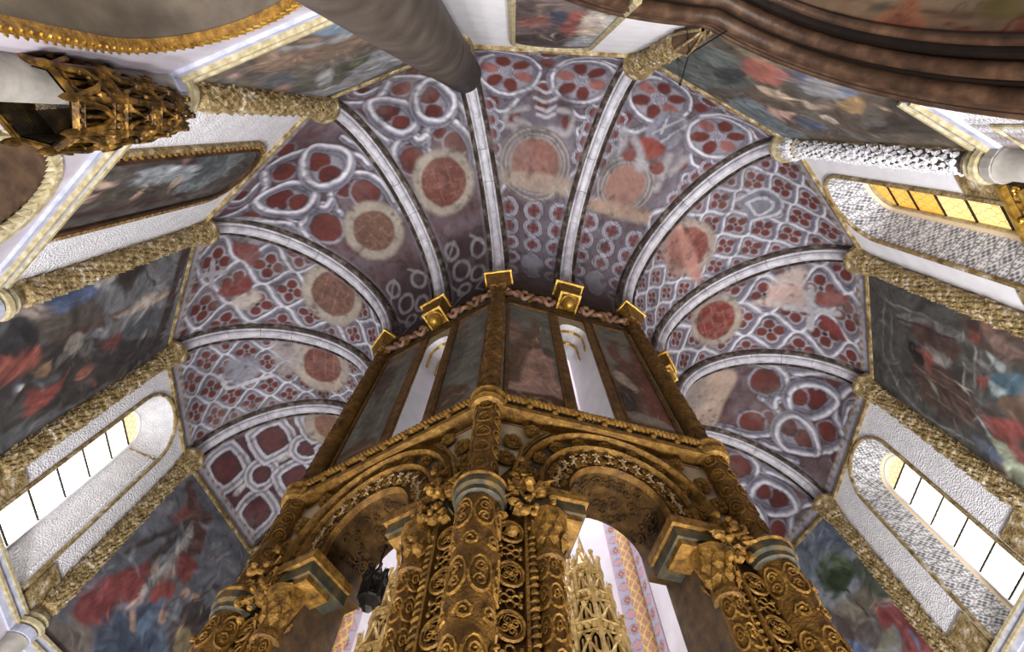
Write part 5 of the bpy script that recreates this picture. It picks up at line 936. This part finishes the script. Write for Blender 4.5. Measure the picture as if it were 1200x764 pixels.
for i in range(30):                        # fringe of pointed cusps round the niche
    a = .05+(PI-.1)*i/29; x, z = .12+1.0*math.cos(a), 4.3+1.0*math.sin(a); tx, tz = -math.sin(a), math.cos(a); c, s_ = math.cos(a), math.sin(a)
    MB().add([(x+tx*.055, .0, z+tz*.055), (x-tx*.055, .0, z-tz*.055), (x-c*.12+tx*.03, -.02, z-s_*.12+tz*.03), (x, .04, z), (x+tx*.055, -.06, z+tz*.055), (x-tx*.055, -.06, z-tz*.055)], [(0, 3, 2), (3, 1, 2), (0, 2, 4), (1, 5, 2), (4, 2, 5)]).build('cusp', 'band_yellow', w_)
outline_sweep(arcpath(1.03, 4.0, 24, 4.3), [(-.02, -.01), (-.02, .03), (.05, .03), (.05, -.01)]).build('niche_edge', 'band_yellow', w_)
mb = MB(); mb.grid([(.12+.8*math.cos(a)*math.cos(b), -.52-.6*math.cos(b)*math.sin(a), 3.75+.75*math.sin(b)) for a in np.linspace(0, PI, 17) for b in np.linspace(0, PI/2, 9)], 17, 9); mb.build('blue_half_dome', 'blue_dome', w_, smooth=True)
mb = MB(); mb.box(-1.2, 1.4, -1.5, -1.45, -H0, 5.5); mb.build('niche_back', 'niche_dark', w_)
outline_sweep(arcpath(.86, 2.0, 20, 3.75), roll(.04, .05), -.5).build('half_dome_edge', 'stone_grey', w_)

mat('canopy_gold', [(.3, (26, 19, 9)), (.5, (84, 60, 24)), (.7, (160, 122, 56))], 10, .4, .4, .4, 30)
# ------------------------------------------------------------------ openwork gothic towers
def gothic(t, tiers, n, mt, core=None, seed=0, thin=.014):
    for ti, (z0, z1, r) in enumerate(tiers):
        mb = MB(); V = [(r*math.cos(2*PI*i/n), r*math.sin(2*PI*i/n)) for i in range(n)]; h = z1-z0
        for i in range(n):
            (x0, y0), (x1, y1) = V[i], V[(i+1) % n]
            def pt(u, v, o=1.): return ((x0*(1-u)+x1*u)*o, (y0*(1-u)+y1*u)*o, z0+h*v)
            mb.tube([(x0, y0, z0-.02), (x0, y0, z1)], thin*1.7, 5); mb.tube([(x0*1.04, y0*1.04, z1-.02), (x0*1.04, y0*1.04, z1+h*.16), (x0*1.02, y0*1.02, z1+h*.42)], [thin*2, thin*1.6, .002], 5)
            mb.tube([pt(0, 0), pt(1, 0)], thin*1.6, 4); mb.tube([pt(0, .98), pt(1, .98)], thin*1.6, 4); mb.tube([pt(0, .74), pt(1, .74)], thin, 4); mb.tube([pt(0, .14), pt(1, .14)], thin, 4)
            for a, b in ((.0, .5), (.5, 1.)):
                m_ = (a+b)/2; mb.tube([pt(a, .16), pt(a, .45), pt(a+.08, .6), pt(m_, .72), pt(b-.08, .6), pt(b, .45), pt(b, .16)], thin, 4); mb.tube([pt(m_, .14), pt(m_, .55)], thin*.8, 4)
            mb.tube([pt(0, 1.0, 1.04), pt(.25, 1.1, 1.05), pt(.5, 1.42, 1.07), pt(.75, 1.1, 1.05), pt(1, 1., 1.04)], thin*1.2, 4); mb.ball(pt(.5, 1.45, 1.07), thin*2.2, 5, 3)
            for u in (.2, .5, .8): mb.ball(pt(u, .86), thin*2.4, 6, 4); mb.ball(pt(u, .07), thin*1.8, 5, 3)
        mb.build('openwork_tier', mt, t)
        if core: MB().lathe([(r*.86, z0), (r*.84, z1)], n).build('dark_lining', core, t)
    return t
def tower(px, tip, dist, name, label, cat, mt, rs, core=None, rot=0., thin=.014, base=1.0):
    p = at(*px, dist); zt = at(*tip, dist)[2]; t = empty(name, Matrix.Translation((p[0], p[1], H0)) @ Matrix.Rotation(rot, 4, 'Z')); tag(t, label, cat); z = zt; tiers = []
    for i, (h, r) in enumerate(rs): tiers.append((z-h, z, r)); z -= h*1.02
    gothic(t, tiers, 8, mt, core, thin=thin); MB().lathe([(rs[0][1]*.9, zt), (rs[0][1]*.3, zt+.35), (.0, zt+.8)], 6).build('spire', mt, t)
    MB().lathe([(.2, -H0), (.2, -H0+.25), (.08, -H0+.35), (.08, z)], 10).build('post', mt, t); return t
mat('gold_pale', [(.3, (170, 140, 78)), (.6, (222, 196, 130)), (.8, (244, 228, 180))], 12, .4, .4, .3, 40)
tower((692, 720), (697, 672), 6.2, 'gothic_canopy', 'pale gold openwork gothic canopy seen through the arch under the bishop', 'canopy', 'gold_pale', [(.5, .24), (.5, .33), (.5, .41), (.5, .47), (.5, .52), (.5, .55), (.5, .56)], 'bronze', .2, thin=.02)
tower((462, 735), (480, 690), 6.0, 'gothic_canopy', 'pale gold openwork gothic canopy seen through the arch under the drapery saints', 'canopy', 'gold_pale', [(.5, .22), (.5, .3), (.5, .38), (.5, .44), (.5, .48)], 'gold_brown', .1, thin=.018)
p = at(436, 693, 4.6); t = empty('hanging_lantern', Matrix.Translation((p[0], p[1], H0))); tag(t, 'black pierced iron lantern hanging in the arch under the drapery saints', 'lantern')
zl = p[2]; gothic(t, [(zl-.1, zl+.14, .11)], 6, 'iron', thin=.011); MB().tube([(0, 0, zl+.2), (0, 0, zl+1.6)], .012, 5).build('chain', 'iron', t); MB().lathe([(.0, zl+.34), (.03, zl+.24), (.12, zl+.15)], 6).build('hood', 'iron', t); MB().lathe([(.11, zl-.1), (.06, zl-.2), (0, zl-.24)], 6).build('bowl', 'iron', t)
p = P(4); u = -p/np.linalg.norm(p); c = p+u*.3
t = empty('statue_canopy', Matrix.Translation((c[0], c[1], H0))); tag(t, 'black and gold openwork statue canopy under the column by the gold-edged arch', 'canopy')
gothic(t, [(3.9, 4.4, .31), (4.45, 4.9, .26), (4.95, 5.3, .2)], 8, 'canopy_gold', 'bronze', thin=.018)
MB().lathe([(.29, 3.88), (.3, 3.96), (.26, 4.2), (.1, 4.34), (.0, 4.36)], 8).build('inner_vault', 'bronze', t); MB().lathe([(.19, 5.3), (.08, 5.5), (.02, 5.8)], 8).build('spire', 'gold', t)
mb = MB()
for i in range(8):
    a = 2*PI*i/8; q = (.32*math.cos(a), .32*math.sin(a)); mb.lathe([(.0, 3.74), (.025, 3.8), (.035, 3.87), (.02, 3.95)], 6, q)
    mb.tube([(.31*math.cos(a), .31*math.sin(a), 3.9), (.34*math.cos(a+.2), .34*math.sin(a+.2), 4.12), (.33*math.cos(a+.39), .33*math.sin(a+.39), 4.2), (.34*math.cos(a+.58), .34*math.sin(a+.58), 4.12), (.31*math.cos(a+.785), .31*math.sin(a+.785), 3.9)], .025, 5)
mb.build('pendants', 'canopy_gold', t)
mb = MB(); rr = random.Random(4)
for i in range(70): a = rr.uniform(0, 6.28); z = rr.uniform(4.0, 5.4); r = .34-(z-4)*.1; mb.ball((r*math.cos(a), r*math.sin(a), z), rr.uniform(.02, .045), 5, 3, (1, 1, 1.5))
mb.build('crockets', 'canopy_gold', t)['kind'] = 'stuff'
MB().add([(u[0]*-.3-.1, u[1]*-.3-.1, 5.2), (u[0]*-.3+.1, u[1]*-.3+.1, 5.2), (.05, .05, 5.2), (-.05, -.05, 5.2), (0, 0, 5.35)], [(0, 1, 2, 3), (0, 1, 4), (2, 3, 4), (1, 2, 4), (0, 3, 4)]).build('bracket', 'bronze', t)
# gilded crest of the altarpiece under the amber window
f = WALL[7]; t = empty('altarpiece_crest', f); tag(t, 'gilded carved crest of an altarpiece under the amber window', 'altarpiece')
MB().box(-1.25, 1.3, .05, .26, 5.5, 5.57).build('top_moulding', 'gold_bright', t); fz = MB().box(-1.25, 1.3, .05, .2, 5.28, 5.5).build('carved_frieze', 'gold_brown', t); MB().box(-1.25, 1.3, .05, .28, 5.2, 5.28).build('lower_moulding', 'gold_bright', t); MB().box(-1.25, 1.3, .05, .22, 4.6, 5.2).build('altarpiece_panel', 'gold_brown', t)
mb = MB(); rr = random.Random(9)
for i in range(120): mb.ball((rr.uniform(-1.23, 1.28), .21+rr.uniform(0, .03), rr.uniform(4.7, 5.48)), rr.uniform(.02, .045), 5, 3)
for i in range(25): scroll(mb, (-1.2+i*.1, 5.39), .06, .014, .21, 1.3, i, 1 if i % 2 else -1)
mb.build('frieze_carving', 'gold_bright', fz)['kind'] = 'stuff'
